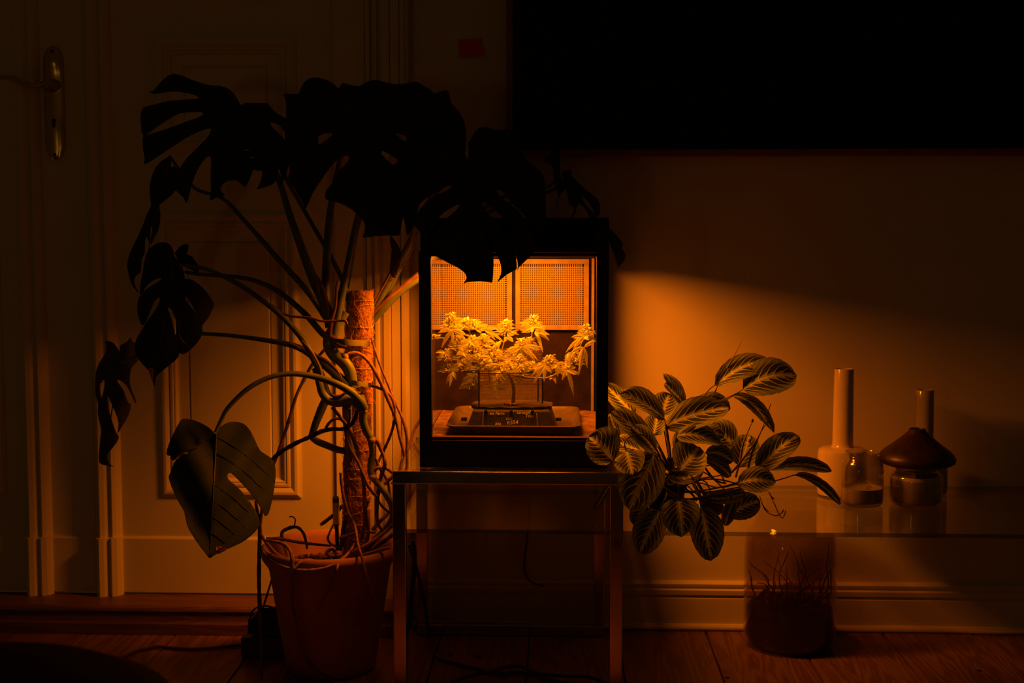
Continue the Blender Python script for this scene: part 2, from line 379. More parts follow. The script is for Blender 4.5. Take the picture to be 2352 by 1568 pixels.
# door casing beside the wall
cas = [(-.638, 0.0), (-.638, -.012), (-.549, -.012), (-.5465, -.005), (-.5445, -.024), (-.533, -.026), (-.530, -.014), (-.524, -.014), (-.521, -.030), (-.513, -.031), (-.509, -.020),
       (-.504, -.026), (-.497, -.034), (-.480, -.037), (-.4765, -.037), (-.4755, -.030), (-.4735, -.037), (-.450, -.040), (-.448, -.034), (-.445, -.046), (-.435, -.048), (-.430, -.040), (-.4245, -.036), (-.4245, 0.0)]
struct(obj('trim_2', MB().prism(cas, 'z', 0.078, 2.30), M['trim'], smooth=False))

# skirting board
sk = [(0, 0), (-.022, 0), (-.022, .086), (-.017, .090), (-.017, .094), (-.024, .097), (-.025, .110), (-.019, .113), (-.018, .117), (-.021, .120), (-.022, .127), (-.015, .131), (-.004, .133), (0, .133)]
struct(obj('baseboard_back', MB().prism(sk, 'x', -.4245, 2.6), M['trim'], smooth=False))
struct(obj('trim_3', MB().prism([(-.022, 0), (-.034, 0), (-.034, .006), (-.030, .012), (-.022, .014)], 'x', -.4245, 2.6), M['trim'], smooth=False))

def frame_moulding(x0, x1, z0, z1, prof, y=0.0):
    """mitred frame: prof = (inward offset, y)"""
    mb = MB(); n = len(prof); vs = []
    for (o, h) in prof:
        vs += [(x0 + o, y + h, z0 + o), (x1 - o, y + h, z0 + o), (x1 - o, y + h, z1 - o), (x0 + o, y + h, z1 - o)]
    fs = [(j * 4 + k, j * 4 + (k + 1) % 4, (j + 1) * 4 + (k + 1) % 4, (j + 1) * 4 + k) for j in range(n - 1) for k in range(4)]
    return mb.add(vs, fs)
PM = [(0, 0.004), (0, -.004), (.003, -.005), (.010, -.010), (.017, -.0105), (.024, -.007), (.030, -.002), (.0325, -.006), (.039, -.0065), (.042, -.002), (.0445, -.004), (.048, -.003), (.051, .006), (.056, .008)]

def panel_door(name, x0, x1, panels, mirror=False):
    d = bpy.data.objects.new(name, None); d.location = ((x0 + x1) / 2, 0.02, 0.084); link(d); d['kind'] = 'structure'; LOC[d.name] = np.array(d.location)
    zb, zt, yb = 0.084, 2.25, 0.045
    px0, px1 = panels[0][0], panels[0][1]
    obj('stile', MB().box(x0, px0, 0, yb, zb, zt), M['door'], d, False); obj('stile', MB().box(px1, x1, 0, yb, zb, zt), M['door'], d, False)
    zs = [zb]
    for p in panels: zs += [p[2], p[3]]
    zs.append(zt)
    for i in range(0, len(zs), 2): obj('rail', MB().box(px0, px1, 0, yb, zs[i], zs[i + 1]), M['door'], d, False)
    for (a, b, c, e) in panels:
        obj('panel_moulding', frame_moulding(a, b, c, e, PM), M['door'], d, False)
        i0 = 0.056; i1 = 0.084
        pm = frame_moulding(a + i0 - .002, b - i0 + .002, c + i0 - .002, e - i0 + .002, [(0, .008), (i1 - i0, .008), (i1 - i0 + .003, .0115), (i1 - i0 + .007, .006), (i1 - i0 + .03, .0055)])
        n = len(pm.v); pm.add([], []); pm.f.append((n - 4, n - 3, n - 2, n - 1)); pm.m.append(0)
        obj('panel', pm, M['door'], d, False)
    obj('kick_board', MB().prism([(0, zb), (-.008, zb), (-.008, .240), (-.004, .246), (0, .246)], 'x', x0, x1), M['door'], d, False)
    return d
d1 = panel_door('door_1', -1.342, XD1, [(-1.147, -.742, .362, 1.178), (-1.147, -.742, 1.345, 1.668)])
ast = [(-1.328, 0), (-1.328, -.010), (-1.324, -.030), (-1.318, -.034), (-1.306, -.029), (-1.296, -.019), (-1.291, -.015), (-1.289, -.024), (-1.284, -.027), (-1.275, -.020), (-1.268, -.010), (-1.264, 0)]
obj('meeting_strip', MB().prism(ast, 'z', .246, 2.25), M['door'], d1, False)
obj('meeting_strip', MB().prism([(x * 1.0 - (0.003 if i < 3 else 0) + (0.004 if i > 8 else 0), y - .012 if 0 < i < 11 else y) for i, (x, y) in enumerate(ast)], 'z', .072, .247), M['door'], d1, False)
d2 = panel_door('door_2', -2.58, -1.3428, [(-2.36, -1.60, .362, 1.178), (-2.36, -1.60, 1.345, 1.668)])
lst = [(x - .2045, y) for (x, y) in ast]
obj('moulding_strip', MB().prism(lst, 'z', .246, 2.25), M['door'], d2, False)
obj('moulding_strip', MB().prism([(x - (0.003 if i < 3 else 0) + (0.004 if i > 8 else 0), y - .012 if 0 < i < 11 else y) for i, (x, y) in enumerate(lst)], 'z', .072, .247), M['door'], d2, False)

# brass handle on the far door leaf
ha, hb = U(122, 104, -.008), U(124, 368, -.008)
hx = (ha[0] + hb[0]) / 2; hz0, hz1 = hb[2], ha[2]; hw = 0.0285
mb = MB(); nz, nx = 44, 10; vs = []; fs = []
for j in range(nz + 1):
    t = j / nz; z = hz0 + (hz1 - hz0) * t; e = min(t, 1 - t) * (hz1 - hz0)
    w = hw * (0.80 * math.sqrt(max(0, 1 - ((0.026 - e) / 0.026) ** 2)) if e < 0.026 else min(1.0, 0.80 + (e - 0.026) / 0.006 * 0.2))
    w = max(w, 0.002)
    b = 0.006 + (0.006 * math.exp(-((t - 0.86) / 0.075) ** 2)) + 0.003 * math.exp(-((t - 0.25) / 0.16) ** 2)
    for i in range(nx + 1):
        u = -1 + 2 * i / nx
        vs.append((hx + w * u, -0.001 - b * (1 - abs(u) ** 2.6) * min(1, e / 0.01 + .15) - 0.002 * (abs(u) > .7), z))
fs = [(j * (nx + 1) + i, j * (nx + 1) + i + 1, (j + 1) * (nx + 1) + i + 1, (j + 1) * (nx + 1) + i) for j in range(nz) for i in range(nx)]
hp = obj('door_handle', mb.add(vs, fs), M['brass'], d2, angle=80)
LOC[hp.name] = LOC[d2.name]
lz = U(120, 194, -.03)[2]
mb = MB().tube([(hx, -.004, lz), (hx, -.012, lz), (hx, -.02, lz), (hx, -.05, lz)], [.020, .017, .012, .011], 16, 1)
mb.tube(px3([(121, 194), (108, 191), (95, 194), (76, 198), (58, 195), (40, 187), (20, 178), (0, 176), (-22, 181)], -.05), [.008, .007, .0065, .006, .0065, .006, .0055, .0055, .004], 10, 4)
mb.tube(px3([(100, 193), (92, 190), (84, 186), (86, 178), (92, 178), (94, 184), (90, 186)], -.05), [.005, .0045, .004, .0035, .003, .003, .0025], 8, 4)
obj('lever', mb, M['brass'], hp)
kz = U(123, 282, -.01)[2]
mb = MB().box(hx - .003, hx + .003, -.0125, -.008, kz - .013, kz + .004)
mb.tube([(hx, -.013, kz + .006), (hx, -.008, kz + .006)], .0055, 12, 1)
obj('keyhole', mb, M['dark'], hp)
for z in (hz1 - .016, hz0 + .016): obj('screw', MB().tube([(hx, -.011, z), (hx, -.004, z)], .0042, 12, 1), M['dark'], hp)

# black wall screen in a thin wooden frame, and the red note
sc = thing('wall_screen', 'large black flat screen in thin red-brown frame hung on the wall', 'screen', (0.75, 0, 1.33))
x0, x1, z0, z1 = -.152, 1.62, 1.329, 2.33
obj('screen_panel', MB().box(x0 + .017, x1 - .017, -.046, -.004, z0 + .017, z1 - .017), M['screen'], sc, False)
for a in ((x0, x0 + .017, z0, z1), (x1 - .017, x1, z0, z1)): obj('frame', MB().box(a[0], a[1], -.05, -.001, a[2], a[3]), M['frame_wood'], sc, False, bevel=.001)
for a in ((z0, z0 + .017), (z1 - .017, z1)): obj('frame', MB().box(x0 + .017, x1 - .017, -.05, -.001, a[0], a[1]), M['frame_wood'], sc, False, bevel=.001)
c = [U(1053, 91, -.003), U(1106, 88, -.003), U(1112, 128, -.003), U(1056, 132, -.003)]
mb = MB(); n = 6; vs = []
for j in range(n + 1):
    t = j / n
    for i in range(n + 1):
        s = i / n; p = (1 - t) * ((1 - s) * c[0] + s * c[1]) + t * ((1 - s) * c[3] + s * c[2]); p = p.copy(); p[1] = -.0015 - .007 * t * t * (0.5 + s); vs.append(p)
mb.add(vs, [(j * (n + 1) + i, j * (n + 1) + i + 1, (j + 1) * (n + 1) + i + 1, (j + 1) * (n + 1) + i) for j in range(n) for i in range(n)])
tag(obj('sticky_note', mb, M['note'], origin=(c[0] + c[2]) / 2, solid=.0006), 'small square red sticky note on the wall beside the door casing', 'note')

# ================================================================== CHROME AND GLASS CONSOLE
con = thing('glass_console', 'chrome side table with glass shelf running out to a long low glass top', 'table', (-.12, -.35, 0))
FX0, FX1, FY0, FY1, ZT = -.396, .147, -.632, -.603, .5545
t = .030
def loop(x0, x1, y0, y1, z1, nm):
    f = obj(nm, MB().box(x0, x1, y0, y1, z1 - t, z1), M['chrome'], con, False, bevel=.0022)
    LOC[f.name] = LOC[con.name]
    for a in (x0, x1 - t): obj('leg', MB().box(a, a + t, y0, y1, t, z1 - t), M['chrome'], f, False, bevel=.0022)
    obj('foot_rail', MB().box(x0, x1, y0, y1, 0, t), M['chrome'], f, False, bevel=.0022)
    return f
loop(FX0, FX1, FY0, FY1, ZT, 'front_frame')
loop(-.400, .122, -.112, -.084, ZT, 'back_frame')
def pane(nm, x0, x1, y0, y1, z0, z1, par):
    mb = MB().box(x0, x1, y0, y1, z0, z1); mb.m = [0, 0, 1, 1, 1, 1]
    return obj(nm, mb, [M['shelf_glass'], M['glass_edge']], par, False)
pane('table_top', FX0 + .002, FX1 - .002, FY1 + .001, -.113, .5465, .5545, con)
pane('shelf', -.400, .149, -.602, -.115, .401, .410, con)
pane('long_shelf', .150, 1.78, -.602, -.012, .400, .410, con)
for px in (920, 1417):
    p = U(px, 1249, FY0)
    obj('bolt', MB().tube([(p[0], FY0 - .004, p[2]), (p[0], FY0 + .004, p[2])], [.0095, .0095], 20, 1).tube([(p[0], FY0 - .006, p[2]), (p[0], FY0 - .003, p[2])], [.0055, .0055], 14, 1), M['screw'], con)
for x in (FX0 + .004, FX1 - .018): obj('side_rail', MB().box(x, x + .014, FY1, -.112, .386, .400), M['chrome'], con, False, bevel=.001)
for x in (FX0 + .004, FX1 - .018): obj('side_rail', MB().box(x, x + .014, FY1, -.112, .531, .546), M['chrome'], con, False, bevel=.001)
ef = obj('end_frame', MB().box(1.70, 1.73, -.58, -.05, .37, .400), M['chrome'], con, False, bevel=.002); LOC[ef.name] = LOC[con.name]
for y in (-.58, -.08): obj('leg', MB().box(1.70, 1.73, y, y + .03, 0, .37), M['chrome'], ef, False, bevel=.002)

# ================================================================== TERRARIUM
TX0, TX1, TY0, TY1, TZ0, TZ1 = -.337, .112, -.580, -.130, .5552, 1.149
ter = thing('terrarium', 'tall black framed glass terrarium with lit amber interior on the table', 'terrarium', ((TX0 + TX1) / 2, (TY0 + TY1) / 2, TZ0))
PW = .029
obj('base', MB().box(TX0 + PW * .5, TX1 - PW * .5, TY0 + .004, TY1, TZ0, .618), M['black'], ter, False, bevel=.002)
obj('front_ledge', MB().box(TX0 + PW, TX1 - PW, TY0 + .001, TY0 + .022, .6185, .629).box(TX0 + PW, TX1 - PW, TY0 - .002, TY0 + .010, .6185, .6215), M['ledge'], ter, False, bevel=.001)
for (x, y) in ((TX0, TY0), (TX1 - PW, TY0)):
    zt = TZ1 - .078 if x < -.2 and y == TY0 else TZ1 - .006
    obj('post', MB().box(x, x + PW, y, y + PW, TZ0, zt), M['black'], ter, False, bevel=.002)
lid = MB()
lid.box(TX0 + .004, TX1 - .001, TY0 + .002, TY0 + .02, 1.068, TZ1)
lid.box(TX0 + .004, TX1 - .001, TY1 - .02, TY1, 1.050, TZ1)
lid.box(TX0 + .004, TX0 + .02, TY0 + .02, TY1 - .02, 1.046, TZ1); lid.box(TX1 - .02, TX1 - .001, TY0 + .02, TY1 - .02, 1.046, TZ1)
lid.box(TX0 + .02, TX1 - .02, TY0 + .02, TY1 - .02, 1.140, TZ1 - .002)
obj('hood', lid, M['black_matt'], ter, False, bevel=.0015)
obj('hood_trim', MB().box(TX0 + PW, TX1 - PW, TY0 + .0005, TY0 + .016, 1.0585, 1.0675), M['ledge'], ter, False)
# lamp body under the hood
lp = obj('lamp_housing', MB().box(-.295, .005, -.510, -.320, 1.115, 1.1465), M['black'], ter, False, bevel=.003)
lo.parent = ter; lo.location = np.array((-.145, -.415, 1.108)) - LOC[ter.name]
em = bpy.data.materials.new('lamp_glow'); em.use_nodes = True
eb = em.node_tree.nodes['Principled BSDF']; eb.inputs['Base Color'].default_value = (.8, .6, .3, 1)
eb.inputs['Emission Color'].default_value = (1, .30, .02, 1); eb.inputs['Emission Strength'].default_value = 3.0
LOC[lp.name] = LOC[ter.name]
obj('lamp_face', MB().box(-.285, -.005, -.500, -.330, 1.1115, 1.1145), em, lp, False)
# panes
g = .003
gx0, gx1, gz0, gz1 = TX0 + PW, TX1 - PW, .6295, 1.0585
fp = obj('front_pane', MB().box(gx0, gx1, TY0 + .008, TY0 + .008 + g, gz0, gz1), M['glass'], ter, False)
for x in (TX0 + .010, TX1 - .013): obj('side_pane', MB().box(x, x + g, TY0 + PW, TY1 - PW, .6185, 1.046), M['side_glass'], ter, False)
# back: board, two framed mesh panels above, darker mesh below
wa, wb = U(1102, 930, TY1 - .012), U(1246, 800, TY1 - .012)
bb = MB()
for (xa, xb, za, zb) in ((TX0 + .010, wa[0], .5553, 1.05), (wb[0], TX1 - .010, .5553, 1.05), (wa[0], wb[0], wb[2], 1.05), (wa[0], wb[0], .5553, .640)): bb.box(xa, xb, TY1 - .012, TY1 - .006, za, zb)
obj('back_board', bb, M['board'], ter, False)
YB = TY1 - .014
def wire_grid(x0, x1, z0, z1, y, p, w):
    mb = MB(); n = int((x1 - x0) / p)
    for i in range(1, n): mb.box(x0 + p * i - w, x0 + p * i + w, y - w, y + w, z0, z1)
    n = int((z1 - z0) / p)
    for i in range(1, n): mb.box(x0, x1, y - w * 2.2, y - w * .2, z0 + p * i - w, z0 + p * i + w)
    return mb
def mesh_panel(xa, xb, za, zb):
    fw = .0135
    f = obj('mesh_panel', MB().box(xa, xb, YB - .007, YB, zb - fw, zb).box(xa, xb, YB - .007, YB, za, za + fw).box(xa, xa + fw, YB - .007, YB, za + fw, zb - fw).box(xb - fw, xb, YB - .007, YB, za + fw, zb - fw), M['mesh_frame'], ter, False, bevel=.001)
    LOC[f.name] = LOC[ter.name]
    obj('wire_mesh', wire_grid(xa + fw, xb - fw, za + fw, zb - fw, YB - .003, .0050, .0010), M['mesh'], f, False, stuff=True)
a = U(1003, 757, YB); b = U(1176, 590, YB); c2 = U(1184, 757, YB); e = U(1353, 590, YB)
mesh_panel(a[0], b[0], a[2], 1.047); mesh_panel(c2[0], e[0], c2[2], 1.047)
a = U(1102, 930, YB); b = U(1246, 800, YB)
obj('dark_mesh', wire_grid(a[0], b[0], .645, b[2], YB - .002, .0040, .0008), M['mesh_dark'], ter, False, stuff=True)
for px in (996, 1361): p = U(px, 800, YB); obj('corner_strip', MB().box(p[0] - .0035, p[0] + .0035, YB - .012, YB, .6195, 1.049), M['mesh_frame'], ter, False)
# sloping cork floor
mb = MB(); nx, ny = 26, 22; vs = []
for j in range(ny + 1):
    for i in range(nx + 1):
        x = TX0 + .014 + (TX1 - TX0 - .028) * i / nx; y = TY0 + .024 + (TY1 - TY0 - .04) * j / ny
        vs.append((x, y, .622 + .014 * j / ny + .0035 * noise.noise((x * 40, y * 40, 0))))
obj('cork_floor', mb.add(vs, [(j * (nx + 1) + i, j * (nx + 1) + i + 1, (j + 1) * (nx + 1) + i + 1, (j + 1) * (nx + 1) + i) for j in range(ny) for i in range(nx)]), M['cork'], ter)

# smoky tray inside
def rrect(x0, x1, y0, y1, r, n=6):
    o = []
    for (cx, cy, a0) in ((x1 - r, y1 - r, 0), (x0 + r, y1 - r, 90), (x0 + r, y0 + r, 180), (x1 - r, y0 + r, 270)):
        for k in range(n + 1):
            a = math.radians(a0 + 90 * k / n); o.append((cx + r * math.cos(a), cy + r * math.sin(a)))
    return o
tl = U(1022, 985, -.535); tr = U(1335, 985, -.535)
prof = [(.030, .0325 - .0255), (.024, .0275 - .0255), (.022, .0290 - .0255), (.006, .0375 - .0205), (.003, .0405 - .0205), (0, .0395 - .0205), (.001, .0365 - .0205), (.006, .0350 - .0205), (.020, .0255 - .0255)]
mb = MB(); rings = []
for (o, z) in [(.05, .0045), (.022, .004), (.018, .006), (.006, .021), (.0035, .0235), (.0005, .0225), (0.0, .020), (.0035, .019), (.0165, .004), (.021, .0015)]:
    rings.append([(x, y, .626 + z + (y + .53) * .018) for (x, y) in rrect(tl[0] + o, tr[0] - o, -.535 + o, -.195 - o, .03)])
n = len(rings[0]); vs = [p for r_ in rings for p in r_]
fs = [(j * n + i, j * n + (i + 1) % n, (j + 1) * n + (i + 1) % n, (j + 1) * n + i) for j in range(len(rings) - 1) for i in range(n)] + [tuple(range(n))]
tag(obj('drip_tray', mb.add(vs, fs), M['tray'], origin=((tl[0] + tr[0]) / 2, -.365, .626)), 'shallow smoky tray with raised rim under the planter inside the terrarium', 'tray')

# ================================================================== HEMP PLANT in its lettered planter
PY0, PY1 = -.500, -.335
pc = (U(1174, 983, PY0)[0], -.415, .632)
hemp = thing('potted_hemp_plant', 'bright leafy hemp plant with dense flower heads inside the glass terrarium', 'plant', pc)
a, b = U(1070, 983, PY0), U(1282, 983, PY0); c3, d3 = U(1086, 946, PY0 + .008), U(1262, 946, PY0 + .008)
zb_, zt_ = .6335, .682
mb = MB(); bx0, bx1, tx0, tx1 = a[0], b[0], c3[0], d3[0]
vs = [(bx0, PY0, zb_), (bx1, PY0, zb_), (bx1 - .004, PY1, zb_), (bx0 + .004, PY1, zb_), (tx0, PY0 + .010, zt_), (tx1, PY0 + .010, zt_), (tx1, PY1 - .004, zt_), (tx0, PY1 - .004, zt_)]
mb.add(vs, [(3, 2, 1, 0), (4, 5, 6, 7), (0, 1, 5, 4), (1, 2, 6, 5), (2, 3, 7, 6), (3, 0, 4, 7)])
obj('planter', mb, M['pot_black'], hemp, False, bevel=.004)
def ragged(x0, x1, y0, y1, z, h):
    mb = MB(); n = 40; top = []; 
    cx, cy = (x0 + x1) / 2, (y0 + y1) / 2
    for k in range(n):
        a_ = 2 * PI * k / n; r_ = 1 + .07 * random.random(); ex = abs(math.cos(a_)) ** .6 * math.copysign(1, math.cos(a_)); ey = abs(math.sin(a_)) ** .6 * math.copysign(1, math.sin(a_))
        top.append((cx + ex * (x1 - x0) / 2 * r_, cy + ey * (y1 - y0) / 2 * r_, z + .004 * random.random()))
    bot = [(p[0] * .98 + cx * .02, p[1] * .98 + cy * .02, z - h) for p in top]
    return mb.add(top + bot, [tuple(range(n))] + [(k, (k + 1) % n, n + (k + 1) % n, n + k) for k in range(n)])
obj('planter_cover', ragged(tx0 - .004, tx1 + .006, PY0 + .02, PY1, zt_ + .0035, .006), M['pot_black'], hemp, False)
for px in (1116, 1174, 1223):
    p = U(px, 947, PY0 + .005)
    obj('air_hole', MB().tube([(p[0], PY0 + .004, p[2]), (p[0], PY0 + .014, p[2] + .002)], .0052, 14, 1), M['dark'], hemp)
    obj('hole_rim', MB().tube([(p[0] + .0060 * math.cos(q), PY0 + .0065, p[2] + .0048 * math.sin(q)) for q in np.linspace(0, 2 * PI, 15)], .0006, 5, 1), M['ink'], hemp)
for px in (1110, 1233):
    p0, p1 = U(px, 948, PY0 + .004), U(px - (1 if px < 1200 else -1), 982, PY0 - .001)
    obj('stitching', MB().tube([p0, (p0 + p1) / 2, p1], .0006, 4, 3), M['ink'], hemp)
for (cx_, cz_) in ((1066, 962), (1283, 962)):
    p = U(cx_, cz_, -.46); obj('side_clip', MB().box(p[0] - .007, p[0] + .007, -.468, -.452, p[2] - .004, p[2] + .004), M['pot_black'], hemp, False, bevel=.001)
for (txt, px, py, size, sl) in (('eo Farm', 1124, 952, .0105, 0), ('uncann', 1187, 950, .0105, 0), ('Tree', 1206, 958, .0105, 0), ('cut', 1162, 964, .0115, 0), ('aka', 1137, 975, .0105, -2), ('RS54', 1164, 975, .0130, 5)):
    tc = bpy.data.curves.new('lettering', 'FONT'); tc.body = txt; tc.size = size; tc.extrude = .0001; tc.offset = .00012; tc.shear = .18; tc.space_character = 1.05
    tc.materials.append(M['ink']); tmp = bpy.data.objects.new('lettering_curve', tc)
    to = bpy.data.objects.new('lettering', bpy.data.meshes.new_from_object(tmp)); bpy.data.objects.remove(tmp); link(to, hemp)
    k = (983 - py) / 37.0; y = PY0 + .010 * k - .0018
    p = U(px, py, y); to.location = p - LOC[hemp.name]; to.rotation_euler = (PI / 2 - .2, math.radians(-sl), 0)
# mulch at the stem foot
zs_ = zt_ + .006
sp = U(1178, 928, -.42)
mb = MB()
for k in range(90):
    a_ = random.random() * 2 * PI; r_ = random.random() ** .5 * .023; mb.blob((sp[0] - .002 + r_ * math.cos(a_), -.42 + r_ * math.sin(a_) * .8, zs_ + .001 + random.random() * .002), (.0026, .0022, .0016), 0, .6)
obj('mulch', mb, M['mulch'], hemp, False, stuff=True)
Z1 = (990, 700, 5.737)
def q(zx, zy): return (Z1[0] + zx / Z1[2], Z1[1] + zy / Z1[2])
def stemp(pts, y, r, nm='stem'):
    obj(nm, MB().tube([U(*q(*p[:2]), p[2] if len(p) > 2 else y) for p in pts], r, 8, 4), M['canna_stem'], hemp)
stemp([(1078, 1330), (1085, 1220), (1090, 1120), (1070, 1010), (1030, 920), (960, 850)], -.42, [.0052, .0048, .0046, .0042, .004, .0035])
stemp([(1010, 880), (1060, 915), (1150, 940), (1280, 958), (1420, 965), (1560, 955), (1700, 880), (1860, 760), (1960, 560), (2040, 400)], -.43, [.0032, .003, .0028, .0026, .0025, .0024, .002, .002, .0018, .0015], 'branch')
stemp([(980, 870), (800, 850), (560, 830), (320, 800), (250, 700), (270, 450), (275, 250)], -.41, [.003, .0025, .0022, .002, .002, .0018, .0015], 'branch')
stemp([(600, 835), (540, 830), (520, 650), (510, 400), (500, 250)], -.40, [.002, .002, .002, .002, .0015], 'branch')
stemp([(950, 850), (900, 760), (960, 500), (990, 250)], -.38, [.0025, .002, .002, .0015], 'branch')
stemp([(1050, 900), (1160, 830), (1300, 600), (1340, 250)], -.38, [.0025, .002, .002, .0015], 'branch')
stemp([(1000, 870), (1100, 800), (1200, 600)], -.39, [.0025, .002, .0015], 'branch')
stemp([(760, 860), (770, 960), (790, 1050)], -.43, [.0015, .0015, .001], 'branch')
stemp([(620, 960), (640, 1040), (690, 1095)], -.42, [.0015, .0015, .001], 'branch')

def leaflet(mb, b, t, w, curl=.15, side=None, seg=8):
    """serrated drooping leaflet from b to t"""
    b = np.array(b, float); t = np.array(t, float); L_ = np.linalg.norm(t - b)
    if side is None: side = np.cross(t - b, (0, -1, 0.15))
    side = np.array(side, float); side /= np.linalg.norm(side) + 1e-9
    nrm = np.cross(side, t - b); nrm /= np.linalg.norm(nrm) + 1e-9
    if nrm[1] > 0: nrm = -nrm
    vs = []; 
    n = seg * 2
    for i in range(n + 1):
        s = i / n
        c = b + (t - b) * s + np.array((0, 0, 1)) * curl * L_ * 4 * s * (1 - s) * .5 - nrm * 0
        ww = w * .5 * (math.sin(PI * min(1, s * 1.0) ** .85) ** .9) * (1.0 if i % 2 else .78)
        fold = nrm * (-ww * .35)
        vs += [c - side * ww - fold * -1 * .0 + nrm * ww * .35, c + nrm * 0, c + side * ww + nrm * ww * .35]
    fs = []
    for i in range(n):
        fs += [(i * 3, i * 3 + 1, i * 3 + 4, i * 3 + 3), (i * 3 + 1, i * 3 + 2, i * 3 + 5, i * 3 + 4)]
    mb.add(vs, fs)
def fan(base, tips, y, w=.0095, dy=.012):
    mb = MB(); B = U(*q(*base), y)
    for tp in tips:
        T = U(*q(*tp), y - random.uniform(-.004, dy)); leaflet(mb, B, T, w * random.uniform(.85, 1.15), random.uniform(.1, .22))
    obj('fan_leaf', mb, M['canna'], hemp, True)
FANS = [((280, 330), [(135, 575), (285, 515), (470, 475), (475, 410), (90, 370)], -.46), ((600, 320), [(665, 370), (745, 300), (650, 210), (760, 265)], -.44), ((700, 330), [(850, 465), (965, 500), (885, 310), (870, 400)], -.45),
        ((1320, 290), [(1150, 240), (1335, 370), (1520, 290), (1240, 340)], -.43), ((1370, 350), [(1475, 635), (1560, 470), (1565, 395), (1420, 430)], -.43),
        ((1190, 560), [(1030, 655), (1100, 705), (1235, 690), (1370, 745), (1415, 740), (965, 630), (1470, 565)], -.48), ((2020, 420), [(1770, 635), (1840, 430), (1870, 590), (2170, 340), (2080, 465)], -.46),
        ((2015, 560), [(1945, 935), (2060, 835), (2180, 470), (1825, 650), (1930, 740)], -.48), ((1500, 800), [(1355, 1040), (1490, 1020), (1590, 900), (1320, 940)], -.49), ((1650, 790), [(1670, 945), (1735, 930), (1590, 850), (1770, 760)], -.48),
        ((1790, 860), [(1882, 1205), (1725, 1000), (1920, 920), (1850, 910)], -.48), ((290, 880), [(200, 1040), (245, 1085), (330, 990)], -.45), ((580, 940), [(650, 1060), (370, 1095), (400, 1000), (480, 900)], -.44),
        ((850, 1060), [(878, 1240), (968, 1090), (790, 1090)], -.46), ((640, 690), [(790, 705), (560, 660), (600, 640)], -.49), ((790, 710), [(775, 835), (740, 760)], -.49), ((690, 840), [(930, 795), (880, 820)], -.49), ((855, 590), [(930, 470), (870, 480)], -.47),
        ((1150, 990), [(1090, 1025), (1155, 1055), (1210, 1010)], -.42), ((385, 765), [(390, 835), (340, 800), (430, 800)], -.46), ((520, 480), [(360, 600), (380, 490), (590, 560), (640, 520), (690, 450)], -.47), ((180, 620), [(60, 630), (100, 680), (250, 690)], -.45),
        ((560, 1030), [(380, 1050), (470, 1110), (570, 1070)], -.43), ((930, 920), [(1000, 1000), (960, 980), (860, 960)], -.43), ((1440, 800), [(1410, 760), (1310, 850), (1480, 870)], -.46), ((1600, 930), [(1635, 980), (1650, 1045), (1560, 990)], -.42),
        ((420, 620), [(330, 660), (360, 560), (470, 700)], -.46), ((700, 460), [(820, 480), (860, 520), (760, 400)], -.44), ((1010, 420), [(965, 490), (1085, 490), (1040, 400)], -.44), ((1800, 640), [(1770, 740), (1830, 760), (1900, 680)], -.45)]
for (b_, t_, y_) in FANS: fan(b_, t_, y_ - .006, .0102)
def cola(zx, zy, h, r, y, seed):
    random.seed(seed)
    top = U(*q(zx, zy), y); h *= .19 / 1000 * 1.07 * 1.0; r *= .19 / 1000 * 1.28
    mb = MB(); n = int(40 + 26 * h / .03)
    for k in range(n):
        s = (k + .5) / n; rr = r * (0.35 + .75 * s ** .7) * (1 if s < .8 else 1.25 - (s - .8) * 1.2); a_ = k * 2.39996 + random.random()
        rad = rr * random.uniform(.55, 1.0)
        p = (top[0] + rad * math.cos(a_), y + rad * math.sin(a_), top[2] - .002 - h * s + random.uniform(-.001, .001)); sz = random.uniform(.0017, .0032)
        mb.blob(p, (sz, sz, sz * 1.25), 0, .5)
    obj('flower_head', mb, M['bud'], hemp, False)
    mb = MB()
    for k in range(int(44 + 40 * h / .03)):
        s = random.random() ** .8; a_ = random.random() * 2 * PI; rr = r * (.5 + .6 * s); L_ = random.uniform(.010, .021) * (0.7 + .7 * s)
        b_ = np.array((top[0] + rr * .6 * math.cos(a_), y + rr * .6 * math.sin(a_), top[2] - .004 - h * s)); up = random.uniform(-.35, .6) * (1.1 - s)
        t_ = b_ + L_ * np.array((math.cos(a_), math.sin(a_), up)) / math.hypot(1, up)
        leaflet(mb, b_, t_, random.uniform(.0028, .0046), .15, seg=2)
    obj('sugar_leaves', mb, M['sugar'], hemp, False, stuff=True)
COLAS = [(270, 95, 190, 62, -.44), (470, 165, 130, 62, -.42), (560, 185, 130, 60, -.41), (990, 185, 190, 58, -.41), (1340, 130, 200, 62, -.41), (2050, 255, 170, 66, -.45), (550, 400, 180, 60, -.46), (1200, 435, 170, 66, -.47), (800, 540, 140, 66, -.46),
         (880, 590, 120, 55, -.45), (1560, 655, 140, 66, -.46), (1330, 740, 110, 55, -.45), (930, 765, 90, 50, -.46), (210, 575, 130, 50, -.43), (1800, 770, 110, 52, -.46), (1880, 610, 150, 48, -.44), (430, 715, 120, 55, -.46), (570, 880, 110, 45, -.42),
         (900, 890, 110, 50, -.42), (1190, 790, 110, 50, -.45), (230, 770, 90, 38, -.43), (350, 400, 160, 50, -.42), (690, 380, 150, 52, -.40), (640, 560, 170, 60, -.43), (1060, 560, 180, 60, -.40), (1300, 420, 170, 50, -.39), (840, 1040, 50, 32, -.45),
         (520, 1000, 90, 42, -.43), (720, 700, 120, 60, -.44), (1010, 730, 110, 55, -.44), (420, 560, 140, 55, -.42), (30, 385, 40, 25, -.42), (1160, 640, 140, 60, -.42), (1480, 760, 90, 45, -.45)]
for i, c_ in enumerate(COLAS): cola(*c_, seed=100 + i)
random.seed(11)
